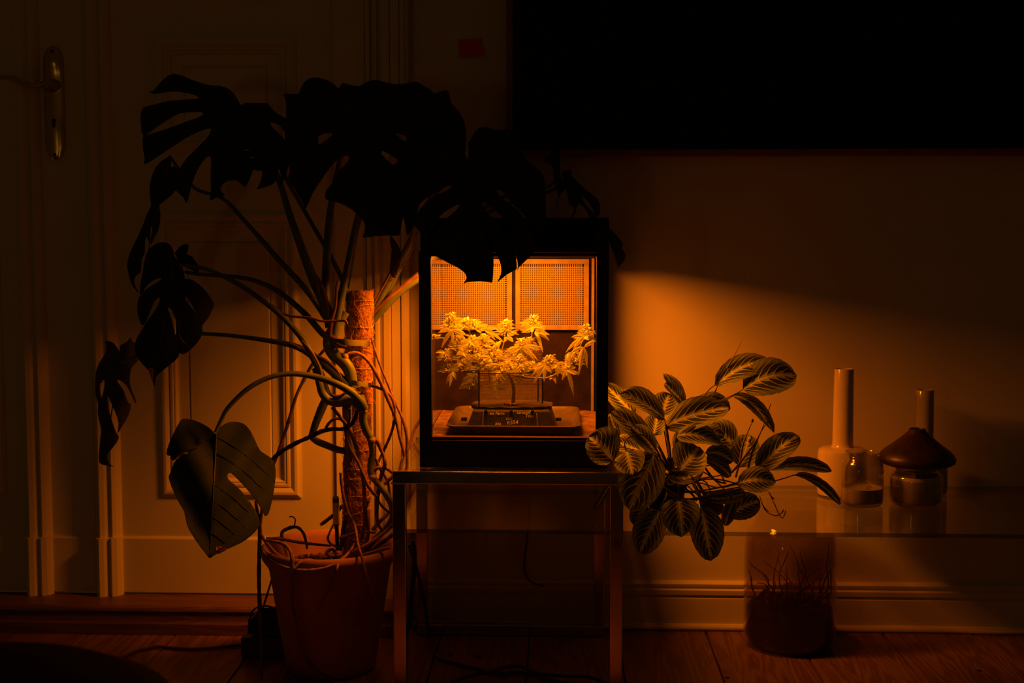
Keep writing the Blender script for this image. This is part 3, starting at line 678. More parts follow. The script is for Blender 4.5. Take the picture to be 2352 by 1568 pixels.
# support ring on stakes stuck in the planter
sup = thing('plant_support_ring', 'thin dark ring on stakes holding up the hemp plant branches', 'support', (pc[0], -.42, zt_ + .004))
rc = U(1148, 848, -.42); 
obj('ring', MB().tube([(rc[0] + .106 * math.cos(a_), -.42 + .10 * math.sin(a_) * .6, rc[2] - .001 + .003 * math.sin(a_)) for a_ in np.linspace(0, 2 * PI, 49)], .0014, 8, 1), M['black'], sup)
for (px, y_, z0_) in ((1100, -.475, zt_ + .004), (1246, -.40, zt_ + .004), (1236, -.36, zt_ + .004)):
    p = U(px, 850, y_); obj('stake', MB().tube([(p[0], y_, z0_), (p[0], y_, rc[2] + .002)], .0018, 8, 1), M['black'], sup)

# ================================================================== MONSTERA in a terracotta pot
PXC, PYC = -.590, -.390                         # pot centre on the floor
mon = thing('potted_monstera', 'huge split-leaf monstera on a coir pole in a terracotta pot', 'plant', (PXC, PYC, 0))
prof = [(0, .004), (.100, .004), (.104, .0), (.112, .006), (.118, .03), (.140, .17), (.154, .262), (.158, .272), (.172, .292), (.1755, .306), (.174, .318), (.168, .323), (.161, .320), (.156, .308), (.150, .285), (.142, .24), (.13, .2), (0, .2)]
pot = obj('pot', MB().lathe(prof, (PXC, PYC, 0), 72), M['terracotta'], mon, angle=60)
zs = .262
mb = MB(); nr = 9; na = 40; vs = [(PXC, PYC, zs + .012)]; fs = []
for j in range(1, nr + 1):
    r_ = .1475 * j / nr
    for i in range(na):
        a_ = 2 * PI * i / na; x, y = PXC + r_ * math.cos(a_), PYC + r_ * math.sin(a_)
        vs.append((x, y, zs + .014 * (1 - j / nr) + .012 * noise.noise((x * 30, y * 30, 0)) + .006 * noise.noise((x * 90, y * 90, 3))))
fs = [(0, 1 + i, 1 + (i + 1) % na) for i in range(na)] + [(1 + (j - 1) * na + i, 1 + (j - 1) * na + (i + 1) % na, 1 + j * na + (i + 1) % na, 1 + j * na + i) for j in range(1, nr) for i in range(na)]
mb.add(vs, fs)
for k in range(420):
    a_ = random.random() * 2 * PI; r_ = random.random() ** .5 * .142; x, y = PXC + r_ * math.cos(a_), PYC + r_ * math.sin(a_); s_ = random.uniform(.002, .0055)
    mb.blob((x, y, zs + .014 * (1 - r_ / .1475) + .012 * noise.noise((x * 30, y * 30, 0)) + .002), (s_, s_, s_ * .7), 0, .7)
obj('soil', mb, M['soil'], mon, False, stuff=True)
# coir pole
YP = -.375
pt, pb = U(826, 668, YP), U(818, 1240, YP)
PR = .0345
def pole(z): s_ = (z - pb[2]) / (pt[2] - pb[2]); return pb[0] + (pt[0] - pb[0]) * s_
mb = MB(); nz, na = 110, 40; vs = []; zb0 = .245
for j in range(nz + 1):
    z = zb0 + (pt[2] - zb0) * j / nz
    for i in range(na):
        a_ = 2 * PI * i / na
        r_ = PR * (.97 + .07 * noise.noise((math.cos(a_) * 2.5, math.sin(a_) * 2.5, z * 28)) + .05 * noise.noise((math.cos(a_) * 9, math.sin(a_) * 9, z * 190))) * (1 if j < nz else .96)
        vs.append((pole(z) + r_ * math.cos(a_), YP + r_ * math.sin(a_), z + (.004 * noise.noise((a_ * 3, 0, 0)) if j == nz else 0)))
vs.append((pt[0], YP, pt[2] - .004)); c_ = len(vs) - 1
fs = [(j * na + i, j * na + (i + 1) % na, (j + 1) * na + (i + 1) % na, (j + 1) * na + i) for j in range(nz) for i in range(na)] + [(nz * na + i, nz * na + (i + 1) % na, c_) for i in range(na)]
pol = obj('coir_pole', mb.add(vs, fs), M['coir'], mon, angle=180); LOC[pol.name] = LOC[mon.name]
mb = MB()
for k in range(1500):
    z = random.uniform(.29, pt[2] + .002); a_ = random.uniform(-PI, PI) if random.random() < .3 else random.uniform(-PI, 0.1); da = random.gauss(0, .35); dz = random.gauss(0, .016); lift = random.random() ** 4 * .009
    P = []
    for s_ in (0, .35, .7, 1):
        aa = a_ + da * (s_ - .5); r_ = PR * 1.015 + .0006 + lift * (1 - abs(2 * s_ - 1)) * .6 + (lift * s_ if k % 3 == 0 else 0); zz = min(z + dz * (s_ - .5) + .004 * math.sin(s_ * 5 + k), pt[2] + .006)
        P.append((pole(zz) + r_ * math.cos(aa), YP + r_ * math.sin(aa), zz))
    mb.tube(P, random.uniform(.0003, .0006), 3, 1, caps=False)
obj('coir_fibres', mb, M['fibre'], pol, False, stuff=True)
for k, z in enumerate([.945, .925, .885, .848, .812, .775, .735, .69, .655, .61, .568, .527, .485, .445, .41, .375, .34]):
    tl_ = .012 * math.sin(k * 1.9)
    obj('twine', MB().tube([(pole(z) + (PR + .0016) * math.cos(a_), YP + (PR + .0016) * math.sin(a_), z + tl_ * math.cos(a_ + k * .4) + .001 * math.sin(a_ * 4)) for a_ in np.linspace(0, 2 * PI, 25)], .00085, 5, 1), M['twine'], pol)

def stalk(nm, pts, y, w, m='petiole', seg=10, lump=0.0, par=None):
    """round stalk along photograph points; widths in photograph pixels"""
    P = px3(pts, y); d = 3.25
    W_ = [x / 2 * d / FPX for x in (w if isinstance(w, (list, tuple)) else [w])]
    if len(W_) == 1: W_ = W_ * 2
    return obj(nm, MB().tube(P, W_, seg, 5, lump=lump), M[m], par or mon, angle=80)

# thick green stems
stalk('stem', [(792, 715, -.43), (770, 750, -.435), (756, 785, -.44), (766, 812, -.445), (788, 830, -.45), (803, 852, -.45), (807, 880, -.45), (801, 905, -.445), (797, 940, -.43), (800, 990, -.415), (812, 1060, -.40)], -.44, [24, 28, 29, 29, 28, 27, 25, 22, 20, 16], 'stem', 12)
stalk('stem', [(724, 845, -.47), (734, 880, -.475), (741, 903, -.475), (757, 920, -.475), (780, 922, -.475), (800, 914, -.47), (816, 922, -.465), (826, 936, -.46)], -.46, [15, 17, 19, 20, 20, 20, 22, 18], 'stem', 12)
stalk('stem', [(826, 910, -.465), (834, 935, -.46), (834, 965, -.455), (842, 990, -.45), (852, 1010, -.445), (856, 1040, -.44), (851, 1070, -.44), (854, 1092, -.44), (872, 1115, -.435), (890, 1140, -.43), (902, 1170, -.42), (896, 1200, -.41), (860, 1240, -.40), (842, 1262, -.40)], -.45, [20, 20, 19, 18, 17, 16, 15, 15, 15, 15, 15, 14, 13, 12], 'stem', 12)
stalk('stem', [(748, 918, -.41), (738, 940, -.41), (724, 975, -.41), (716, 1000, -.41)], -.41, [19, 20, 17, 15], 'petiole', 12)
stalk('stem', [(716, 1004, -.41), (730, 1014, -.405), (752, 1023, -.40), (775, 1032, -.395), (795, 1036, -.39)], -.40, [14, 16, 16, 16, 14], 'stem', 12)
for (px, py, y, w, h) in ((791, 818, -.452, 9, 7), (806, 895, -.456, 9, 5), (832, 943, -.462, 11, 4), (853, 1010, -.447, 9, 6), (716, 1002, -.412, 9, 5), (856, 1095, -.443, 9, 6), (780, 793, -.452, 10, 6)):
    p = U(px, py, y); s_ = 3.2 / FPX; obj('stem_node', MB().lathe([(w * s_ * .86, -h * s_), (w * s_ * 1.06, -h * s_ * .3), (w * s_ * 1.02, h * s_ * .4), (w * s_ * .8, h * s_)], p, 14), M['node'], mon, angle=80)
# petioles
PET = [([(768, 748, -.43), (742, 690, -.44), (715, 630, -.45), (668, 500, -.455), (640, 412, -.455), (600, 320, -.45), (556, 246, -.485)], [22, 24, 22, 16, 13, 11, 9]),
       ([(758, 745, -.42), (722, 690, -.42), (690, 650, -.42), (640, 596, -.42), (560, 505, -.41), (510, 455, -.40), (446, 431, -.39), (392, 362, -.38)], [15, 14, 14, 13, 10, 9, 8, 7]),
       ([(802, 700, -.40), (792, 655, -.39), (760, 590, -.38), (720, 520, -.37), (690, 468, -.36), (655, 405, -.36), (640, 360, -.35)], [12, 12, 11, 10, 10, 9, 8]),
       ([(756, 752, -.42), (748, 690, -.41), (750, 600, -.40), (757, 500, -.39), (770, 420, -.40), (790, 330, -.45), (806, 250, -.52)], [18, 19, 19, 17, 14, 12, 10]),
       ([(766, 772, -.44), (780, 700, -.44), (793, 640, -.43), (806, 570, -.42), (822, 495, -.41), (860, 380, -.42), (900, 280, -.46)], [22, 21, 17, 14, 12, 10, 8]),
       ([(798, 690, -.39), (806, 620, -.385), (818, 540, -.38), (836, 470, -.38)], [11, 10, 9, 8]),
       ([(812, 918, -.44), (772, 926, -.45), (752, 905, -.46), (738, 860, -.47), (718, 820, -.48), (692, 775, -.48), (640, 720, -.48), (560, 660, -.47), (485, 622, -.46), (440, 611, -.46), (412, 608, -.47)], [16, 18, 17, 15, 15, 14, 12, 11, 9, 8, 8]),
       ([(772, 790, -.42), (740, 765, -.42), (700, 720, -.42), (640, 670, -.42), (580, 643, -.42), (520, 634, -.42), (460, 630, -.42), (425, 624, -.42)], [17, 15, 14, 13, 11, 10, 9, 8]),
       ([(812, 905, -.455), (790, 878, -.455), (760, 850, -.455), (722, 820, -.45), (690, 800, -.45), (650, 788, -.45), (560, 774, -.44), (480, 767, -.43), (410, 770, -.42), (340, 808, -.41), (276, 832, -.40)], [24, 22, 20, 18, 15, 13, 10, 9, 9, 9, 8]),
       ([(836, 938, -.47), (828, 922, -.48), (806, 900, -.49), (770, 880, -.50), (720, 864, -.51), (670, 858, -.53), (620, 866, -.55), (570, 892, -.57), (525, 935, -.585), (508, 965, -.59), (495, 993, -.60)], [22, 19, 18, 16, 14, 12, 11, 11, 10, 9, 8]),
       ([(852, 722, -.33), (870, 690, -.33), (905, 622, -.33), (940, 560, -.34), (965, 500, -.40), (1010, 430, -.52), (1060, 400, -.62), (1074, 380, -.665)], [14, 17, 18, 16, 14, 12, 10, 8]),
       ([(850, 745, -.32), (880, 706, -.32), (920, 668, -.31), (962, 640, -.30)], [14, 22, 19, 15]),
       ([(858, 722, -.31), (890, 670, -.31), (920, 610, -.31), (948, 560, -.31)], [12, 14, 14, 12]),
       ([(962, 640, -.30), (974, 616, -.15), (1008, 580, -.10), (1060, 520, -.085), (1160, 450, -.075), (1250, 432, -.10), (1272, 418, -.11)], [13, 12, 11, 10, 9, 8, 7]),
       ([(1060, 520, -.085), (1160, 470, -.07), (1260, 440, -.09), (1295, 420, -.10)], [9, 8, 8, 6]),
       ([(1060, 520, -.085), (1180, 505, -.06), (1330, 515, -.06), (1405, 530, -.06)], [9, 8, 8, 6])]
for p_, w_ in PET: stalk('petiole', p_, -.43, w_)
# papery sheaths along petioles
def ribbon(nm, A, B, m, y=None, dy=0.0):
    """strip between two photograph polylines"""
    a_ = catmull([U(*p) for p in A], 4); b_ = catmull([U(*p) for p in B], 4); n = min(len(a_), len(b_)); vs = []; fs = []
    for i in range(n):
        mid = (a_[i] + b_[i]) / 2 + np.array((0, -.004, 0)); vs += [a_[i], mid, b_[i]]
    for i in range(n - 1): fs += [(i * 3, i * 3 + 1, i * 3 + 4, i * 3 + 3), (i * 3 + 1, i * 3 + 2, i * 3 + 5, i * 3 + 4)]
    return obj(nm, MB().add(vs, fs), M[m], mon, solid=.0008)
Y_ = -.452
ribbon('sheath', [(710, 612, Y_), (728, 650, Y_), (745, 690, Y_), (752, 725, Y_)], [(712, 610, Y_), (740, 650, Y_), (756, 695, Y_), (758, 735, Y_)], 'sheath')
ribbon('sheath', [(770, 655, Y_), (768, 700, Y_), (756, 735, Y_), (752, 770, Y_)], [(776, 640, Y_), (774, 700, Y_), (766, 740, Y_), (762, 775, Y_)], 'sheath')
ribbon('sheath', [(735, 755, Y_), (750, 772, Y_), (768, 785, Y_)], [(728, 745, Y_), (748, 762, Y_), (778, 776, Y_)], 'sheath')
ribbon('sheath', [(693, 782, -.50), (710, 805, -.495), (728, 835, -.49), (740, 868, -.485)], [(694, 781, -.50), (716, 805, -.495), (734, 838, -.49), (742, 868, -.485)], 'sheath')
ribbon('sheath', [(716, 814, -.465), (745, 828, -.465), (770, 850, -.47), (784, 868, -.47)], [(715, 811, -.465), (748, 823, -.465), (774, 846, -.47), (786, 867, -.47)], 'sheath')
ribbon('sheath', [(647, 783, -.462), (668, 792, -.462), (690, 803, -.462)], [(650, 782, -.462), (672, 788, -.462), (692, 800, -.462)], 'sheath')
ribbon('sheath', [(854, 716, -.335), (880, 690, -.335), (910, 664, -.325), (960, 624, -.31)], [(858, 722, -.335), (888, 694, -.335), (920, 667, -.325), (962, 634, -.31)], 'sheath')
ribbon('sheath', [(856, 702, -.345), (868, 675, -.345), (885, 645, -.345), (898, 622, -.345)], [(858, 704, -.345), (872, 676, -.345), (889, 646, -.345), (900, 623, -.345)], 'sheath')
ribbon('sheath', [(768, 792, -.462), (782, 798, -.462), (794, 802, -.462)], [(776, 786, -.462), (786, 790, -.462), (797, 793, -.462)], 'sheath')
ribbon('sheath', [(764, 905, -.48), (780, 906, -.48), (792, 900, -.48)], [(764, 914, -.48), (780, 914, -.48), (790, 908, -.48)], 'sheath')
ribbon('sheath', [(812, 897, -.485), (822, 899, -.485), (829, 900, -.485)], [(816, 904, -.485), (823, 906, -.485), (826, 904, -.485)], 'sheath')
# straps
def strap(L_, R_, h, y0, bow):
    P = []; n = 12; mb = MB(); vs = []
    for i in range(n + 1):
        s_ = i / n; yy = y0 - bow * math.sin(PI * min(1, s_ * 1.15)) ** .6
        p = U(L_[0] + (R_[0] - L_[0]) * s_, L_[1] + (R_[1] - L_[1]) * s_, yy); vs += [p + np.array((0, 0, h / 2)), p - np.array((0, 0, h / 2))]
    mb.add(vs, [(i * 2, i * 2 + 1, i * 2 + 3, i * 2 + 2) for i in range(n)])
    # round the back of the pole
    e = vs[-2]; vs2 = []
    for a_ in np.linspace(0, PI, 12):
        x = pole(e[2]) + (PR + .004) * math.cos(a_); vs2 += [(x, YP + (PR + .002) * math.sin(a_), e[2]), (x, YP + (PR + .002) * math.sin(a_), e[2] - h)]
    mb.add(vs2, [(i * 2, i * 2 + 1, i * 2 + 3, i * 2 + 2) for i in range(11)])
    obj('strap', mb, M['strap'], mon, solid=.0015)
strap((744, 783), (850, 789), .0150, -.408, .055)
strap((792, 876), (852, 885), .0120, -.408, .062)

# roots
ROOTS = [([(618, 697), (628, 703), (645, 716), (665, 725), (690, 728), (715, 730), (740, 737), (770, 737), (792, 736), (798, 745)], -.47, [4, 6, 6, 6, 6, 7, 6, 6, 6, 5], 'root'),
         ([(748, 800, -.40), (722, 830, -.40), (700, 868, -.40), (680, 910, -.41), (662, 970, -.42), (648, 1012, -.43), (634, 1052, -.45), (625, 1080, -.47)], -.4, [7, 8, 8, 8, 8, 8, 7, 5], 'root'),
         ([(587, 1150, -.50), (592, 1180, -.50), (597, 1210, -.50), (596, 1260, -.50), (595, 1330, -.50), (597, 1400, -.51), (600, 1480, -.52), (601, 1560, -.53)], -.5, [6, 8, 9, 9, 9, 9, 8, 7], 'root_dark'),
         ([(603, 1165, -.5), (600, 1185, -.5), (597, 1215, -.5), (600, 1228, -.5), (612, 1246, -.5), (628, 1265, -.5), (645, 1278, -.49), (662, 1284, -.48)], -.5, [7, 8, 8, 8, 8, 8, 7, 5], 'root'),
         ([(614, 1066, -.48), (640, 1042, -.47), (675, 1020, -.47), (710, 1004, -.47), (740, 990, -.47), (765, 985, -.47), (785, 985, -.47), (803, 978, -.465), (815, 962, -.46), (820, 942, -.45)], -.47, [8, 9, 10, 10, 10, 9, 9, 9, 9, 8], 'root_dark'),
         ([(748, 983, -.42), (757, 970, -.42), (768, 962, -.42), (780, 962, -.41), (792, 972, -.41)], -.42, [7, 7, 7, 6, 5], 'root'),
         ([(762, 935, -.45), (776, 950, -.45), (790, 968, -.45), (800, 980, -.45), (812, 1010, -.45), (824, 1045, -.45), (832, 1085, -.45), (836, 1120, -.44), (838, 1160, -.44), (838, 1200, -.43), (830, 1240, -.42)], -.45, [7, 8, 8, 8, 8, 9, 9, 9, 9, 9, 7], 'root'),
         ([(803, 940, -.46), (803, 960, -.46), (799, 976, -.46), (795, 990, -.46), (797, 1008, -.46), (806, 1032, -.46), (822, 1060, -.46), (836, 1092, -.46), (846, 1115, -.46), (858, 1132, -.45), (866, 1140, -.44)], -.46, [5, 5, 6, 7, 7, 7, 8, 8, 8, 8, 6], 'root'),
         ([(798, 812, -.45), (818, 810, -.44), (834, 818, -.43), (850, 835, -.42), (864, 858, -.41), (878, 886, -.40), (890, 915, -.39), (903, 945, -.38), (912, 975, -.37), (920, 1010, -.37), (928, 1042, -.37), (930, 1072, -.37)], -.4, [8, 8, 8, 8, 9, 9, 9, 9, 8, 8, 7, 5], 'root'),
         ([(852, 775, -.39), (862, 808, -.37), (876, 846, -.35), (892, 884, -.34), (906, 920, -.34), (920, 950, -.34), (930, 978, -.34), (935, 1010, -.34), (934, 1060, -.34), (932, 1095, -.34)], -.36, [5, 6, 6, 6, 6, 7, 8, 8, 7, 5], 'root'),
         ([(820, 890, -.42), (838, 885, -.41), (860, 887, -.40), (882, 897, -.39), (898, 910, -.38), (906, 932, -.38), (907, 952, -.38)], -.4, [5, 7, 7, 7, 8, 7, 5], 'root'),
         ([(908, 955, -.37), (900, 990, -.37), (888, 1020, -.37), (876, 1045, -.37), (866, 1068, -.38), (862, 1084, -.38)], -.37, [6, 7, 7, 7, 6, 5], 'root_dark'),
         ([(966, 962, -.10), (950, 990, -.12), (940, 1025, -.16), (926, 1050, -.22), (916, 1078, -.28), (900, 1110, -.33)], -.2, [7, 8, 8, 7, 7, 6], 'root_dark'),
         ([(853, 1006, -.44), (866, 1012, -.44), (874, 1030, -.44), (882, 1050, -.44), (884, 1068, -.44), (876, 1092, -.43), (870, 1125, -.43), (866, 1155, -.43), (866, 1190, -.43), (872, 1210, -.42), (882, 1220, -.41)], -.44, [10, 12, 9, 8, 9, 10, 10, 10, 8, 7, 5], 'root'),
         ([(858, 1082, -.43), (868, 1074, -.43), (880, 1073, -.42), (892, 1078, -.41), (904, 1088, -.40)], -.42, [8, 9, 8, 8, 7], 'root'),
         ([(862, 1050, -.42), (872, 1075, -.41), (884, 1092, -.40), (892, 1112, -.40), (896, 1140, -.40), (898, 1170, -.40)], -.41, [6, 7, 7, 7, 7, 6], 'root'),
         ([(884, 1112, -.41), (895, 1100, -.41), (903, 1092, -.41)], -.41, [7, 9, 8], 'root'),
         ([(782, 1085, -.43), (784, 1105, -.43), (788, 1135, -.435), (794, 1160, -.44), (800, 1178, -.445), (812, 1200, -.46), (818, 1220, -.48), (822, 1248, -.51), (830, 1275, -.545), (838, 1310, -.555), (850, 1350, -.55), (866, 1390, -.545), (885, 1430, -.54), (905, 1465, -.535)], -.5, [6, 7, 7, 8, 8, 7, 7, 6, 6, 5, 4, 3, 3, 2.5], 'root'),
         ([(611, 1240, -.51), (630, 1243, -.52), (652, 1249, -.53), (665, 1262, -.545), (671, 1280, -.56), (671, 1310, -.562), (672, 1345, -.555), (671, 1385, -.545), (680, 1430, -.535), (690, 1480, -.525), (706, 1520, -.515), (735, 1545, -.51), (790, 1580, -.505)], -.53, [6, 7, 8, 8, 9, 9, 8, 9, 7, 6, 6, 5, 5], 'root'),
         ([(602, 1262, -.455), (612, 1276, -.49), (635, 1294, -.53), (665, 1306, -.556), (700, 1310, -.566), (735, 1307, -.566), (765, 1297, -.558), (790, 1280, -.53), (806, 1262, -.48), (814, 1248, -.44)], -.5, [7, 8, 9, 9, 9, 9, 8, 7, 6, 5], 'root'),
         ([(676, 1305, -.568), (688, 1293, -.56), (705, 1286, -.55), (727, 1289, -.54)], -.55, [6, 7, 8, 6], 'root'),
         ([(779, 1288, -.535), (774, 1305, -.568), (765, 1335, -.560), (750, 1365, -.552), (735, 1390, -.548), (727, 1402, -.545)], -.55, [6, 6, 5, 4, 4, 3], 'root'),
         ([(662, 1290, -.49), (656, 1262, -.44), (648, 1240, -.40), (648, 1222, -.39), (660, 1214, -.38), (674, 1210, -.37), (686, 1212, -.37), (697, 1225, -.36), (703, 1245, -.36), (705, 1260, -.36)], -.4, [5, 6, 8, 8, 9, 8, 7, 7, 6, 5], 'root_dark'),
         ([(675, 1210, -.37), (678, 1198, -.37), (677, 1190, -.37), (670, 1186, -.37), (664, 1187, -.37)], -.37, [3.5, 3, 3, 3, 2.5], 'root_dark'),
         ([(612, 1236, -.47), (640, 1236, -.45), (670, 1242, -.41), (710, 1248, -.38), (760, 1253, -.36)], -.4, [6, 7, 7, 7, 5], 'root_dark'),
         ([(906, 1200, -.43), (890, 1216, -.43), (870, 1232, -.44), (850, 1246, -.45), (820, 1262, -.46), (790, 1280, -.46), (760, 1290, -.47)], -.44, [8, 9, 9, 9, 8, 7, 5], 'root'),
         ([(905, 1225, -.40), (886, 1240, -.40), (864, 1256, -.41), (845, 1268, -.41)], -.4, [8, 9, 8, 6], 'root_dark'),
         ([(897, 1258, -.48), (875, 1262, -.48), (850, 1270, -.47), (832, 1274, -.46)], -.47, [8, 8, 8, 6], 'root'),
         ([(766, 1203, -.40), (756, 1225, -.41), (753, 1238, -.42), (762, 1250, -.42), (784, 1259, -.41)], -.41, [4, 5, 6, 6, 5], 'root'),
         ([(776, 1236, -.43), (795, 1230, -.43), (812, 1225, -.43), (835, 1221, -.43), (862, 1223, -.42)], -.43, [6, 6, 6, 7, 5], 'root'),
         ([(797, 1180, -.43), (790, 1210, -.42), (786, 1240, -.41), (782, 1262, -.40)], -.42, [9, 11, 11, 9], 'root_dark'),
         ([(867, 1145, -.42), (876, 1160, -.41), (888, 1172, -.40), (898, 1180, -.40)], -.4, [5, 6, 6, 5], 'root_dark'),
         ([(856, 1216, -.42), (872, 1198, -.40), (888, 1182, -.38), (900, 1170, -.37)], -.4, [8, 9, 9, 8], 'root_dark'),
         ([(766, 1290, -.45), (750, 1268, -.44), (765, 1262, -.43), (772, 1275, -.44), (780, 1282, -.46)], -.44, [6, 7, 7, 7, 6], 'root_dark'),
         ([(736, 1205, -.30), (750, 1195, -.30), (775, 1175, -.31), (786, 1160, -.32)], -.3, [8, 9, 9, 7], 'root_dark'),
         ([(850, 1320, -.43), (835, 1290, -.42), (842, 1245, -.42), (846, 1215, -.42), (840, 1170, -.42), (846, 1150, -.42)], -.42, [8, 9, 9, 9, 8, 6], 'root')]
for p_, y_, w_, m_ in ROOTS: stalk('aerial_root', p_, y_, w_, m_, 7, .25)

# leaves: outline on its own bent sheet in space
def inside(p, poly):
    x, y = p; c = False; n = len(poly); j = n - 1
    for i in range(n):
        if (poly[i][1] > y) != (poly[j][1] > y) and x < (poly[j][0] - poly[i][0]) * (y - poly[i][1]) / (poly[j][1] - poly[i][1]) + poly[i][0]: c = not c
        j = i
    return c
def leaf(outline, holes, org, sc_, b, t, yb, yt, fold=.03, bend=0.0, droop=0.0, m='monstera', tilt=0.0, veins=True, grid=24, nm='leaf'):
    """outline in zoomed photograph points; b, t: sinus and tip of the midrib in photograph pixels"""
    O = [np.array((org[0] + x / sc_, org[1] + y / sc_)) for x, y in outline]
    H = [[np.array((org[0] + x / sc_, org[1] + y / sc_)) for x, y in h] for h in holes]
    Os = catmull(O + [O[0]], 2)[:-1]; Hs = [catmull(h + [h[0]], 2)[:-1] for h in H]
    b = np.array(b, float); t = np.array(t, float); ax = t - b; Lm = np.linalg.norm(ax); ax /= Lm; pr = np.array((-ax[1], ax[0]))
    def yz(p):
        s_ = np.dot(p - b, ax) / Lm; w = np.dot(p - b, pr) / 100
        return yb + (yt - yb) * s_ + tilt * (p[0] - b[0]) * .00105 + fold * (math.sqrt(w * w + .02) - .14) + bend * s_ * s_ + droop * w * w + .006 * math.sin(s_ * 9 + abs(w) * 5)
    def dense(R_):
        o = []
        for i in range(len(R_)):
            a_, c_ = R_[i], R_[(i + 1) % len(R_)]; k = max(1, int(np.linalg.norm(c_ - a_) / (grid * .8)))
            o += [a_ + (c_ - a_) * j / k for j in range(k)]
        return o
    Os = dense(Os); Hs = [dense(h) for h in Hs]
    pts = []; edges = []
    for ring in [Os] + Hs:
        o = len(pts); pts += [tuple(p) for p in ring]; n = len(ring); edges += [(o + i, o + (i + 1) % n) for i in range(n)]
    xs = [p[0] for p in Os]; ys = [p[1] for p in Os]
    gx = np.arange(min(xs) + grid / 2, max(xs), grid); gy = np.arange(min(ys) + grid / 2, max(ys), grid)
    for x in gx:
        for y in gy:
            if inside((x, y), Os) and not any(inside((x, y), h) for h in Hs): pts.append((x, y))
    v2, e2, f2, _, _, _ = delaunay_2d_cdt([Vector(p) for p in pts], edges, [], 0, 1e-4)
    fs = []
    for f in f2:
        c = (sum(v2[i][0] for i in f) / len(f), sum(v2[i][1] for i in f) / len(f))
        if inside(c, Os) and not any(inside(c, h) for h in Hs): fs.append(tuple(f))
    mb = MB().add([U(p[0], p[1], yz(np.array(p))) for p in v2], fs)
    l = obj(nm, mb, M[m], mon, angle=180, solid=.0008); LOC[l.name] = LOC[mon.name]
    if veins:
        mb = MB(); pth = [b + (t - b) * s_ for s_ in np.linspace(0, .97, 10)]
        mb.tube([U(p[0], p[1], yz(p) - .0012) for p in pth], [.0026, .002, .0014, .0006], 6, 1)
        obj('midrib', mb, M['midrib'], l)
        mb = MB()
        for s0 in np.linspace(0.02, .8, 7):
            for sg in (-1, 1):
                P = []
                for k in np.linspace(0, 1, 7):
                    p = b + ax * Lm * (s0 + .22 * k + .12 * k * k) + pr * sg * k * Lm * .50 * (1 - .35 * s0)
                    if not inside(p, Os) or any(inside(p, h) for h in Hs): break
                    P.append(U(p[0], p[1], yz(p) - .0010))
                if len(P) > 2: mb.tube(P, [.0011, .0005], 5, 2)
        if mb.v: obj('side_veins', mb, M['vein'], l, stuff=True)
    return l
A_O = [(1228, 385), (1190, 310), (1120, 225), (1010, 183), (900, 175), (800, 150), (680, 110), (600, 75), (520, 50), (470, 50), (400, 85), (330, 150), (240, 250), (218, 232), (222, 262), (280, 272), (380, 255), (500, 245), (620, 262), (720, 285), (765, 315),
       (740, 325), (600, 338), (420, 352), (280, 390), (165, 415), (125, 460), (113, 540), (120, 650), (140, 742), (190, 725), (300, 640), (440, 550), (560, 490), (720, 478), (790, 478), (815, 495), (790, 525), (640, 580), (480, 640), (300, 700), (165, 742), (138, 760), (137, 800), (140, 900), (160, 1010), (150, 1060), (200, 1045), (330, 960), (480, 860), (620, 770), (760, 700), (870, 663), (908, 672),
       (880, 740), (820, 810), (720, 910), (620, 1010), (540, 1130), (480, 1200), (475, 1290), (510, 1360), (600, 1445), (625, 1500), (655, 1430), (680, 1320), (720, 1200), (780, 1080), (840, 1000), (880, 975), (906, 1000), (905, 1080), (900, 1200), (905, 1350), (893, 1468), (960, 1440), (1060, 1415), (1020, 1370), (1010, 1320), (1060, 1270), (1130, 1245), (1200, 1250), (1260, 1300), (1295, 1310), (1340, 1230), (1380, 1130), (1430, 1138), (1480, 1138),
       (1478, 1200), (1450, 1290), (1420, 1345), (1500, 1325), (1600, 1290), (1640, 1230), (1665, 1110), (1690, 1180), (1705, 1275), (1760, 1150), (1790, 950), (1750, 810), (1680, 730), (1600, 650), (1575, 597), (1620, 600), (1690, 640), (1740, 700), (1800, 740), (1800, 590), (1745, 545), (1680, 510), (1610, 460), (1550, 390), (1500, 375), (1400, 378), (1300, 372), (1250, 395)]
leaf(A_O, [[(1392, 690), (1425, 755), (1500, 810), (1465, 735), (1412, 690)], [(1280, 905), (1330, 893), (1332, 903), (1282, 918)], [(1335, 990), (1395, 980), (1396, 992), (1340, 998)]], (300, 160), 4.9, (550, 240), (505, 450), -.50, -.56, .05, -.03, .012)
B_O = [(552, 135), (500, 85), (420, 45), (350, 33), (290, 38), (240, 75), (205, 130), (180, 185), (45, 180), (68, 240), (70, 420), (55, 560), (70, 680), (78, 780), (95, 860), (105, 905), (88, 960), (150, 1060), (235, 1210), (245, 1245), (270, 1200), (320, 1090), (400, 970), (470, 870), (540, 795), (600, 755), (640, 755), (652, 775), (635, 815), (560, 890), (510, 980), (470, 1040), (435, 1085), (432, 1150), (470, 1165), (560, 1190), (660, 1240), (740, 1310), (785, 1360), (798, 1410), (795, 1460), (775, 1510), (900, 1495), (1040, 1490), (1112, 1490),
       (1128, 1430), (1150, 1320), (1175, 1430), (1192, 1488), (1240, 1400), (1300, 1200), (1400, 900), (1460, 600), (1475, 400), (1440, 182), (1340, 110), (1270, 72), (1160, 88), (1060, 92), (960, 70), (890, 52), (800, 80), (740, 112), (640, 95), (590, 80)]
leaf(B_O, [[(365, 575), (420, 550), (485, 548), (490, 565), (440, 610), (370, 650)], [(1080, 550), (1110, 548), (1200, 590), (1195, 628), (1130, 600)], [(930, 700), (950, 702), (1100, 790), (1060, 840), (1000, 790), (945, 735)]], (640, 170), 4.0205, (803, 245), (850, 535), -.60, -.64, .035, .02, .008)
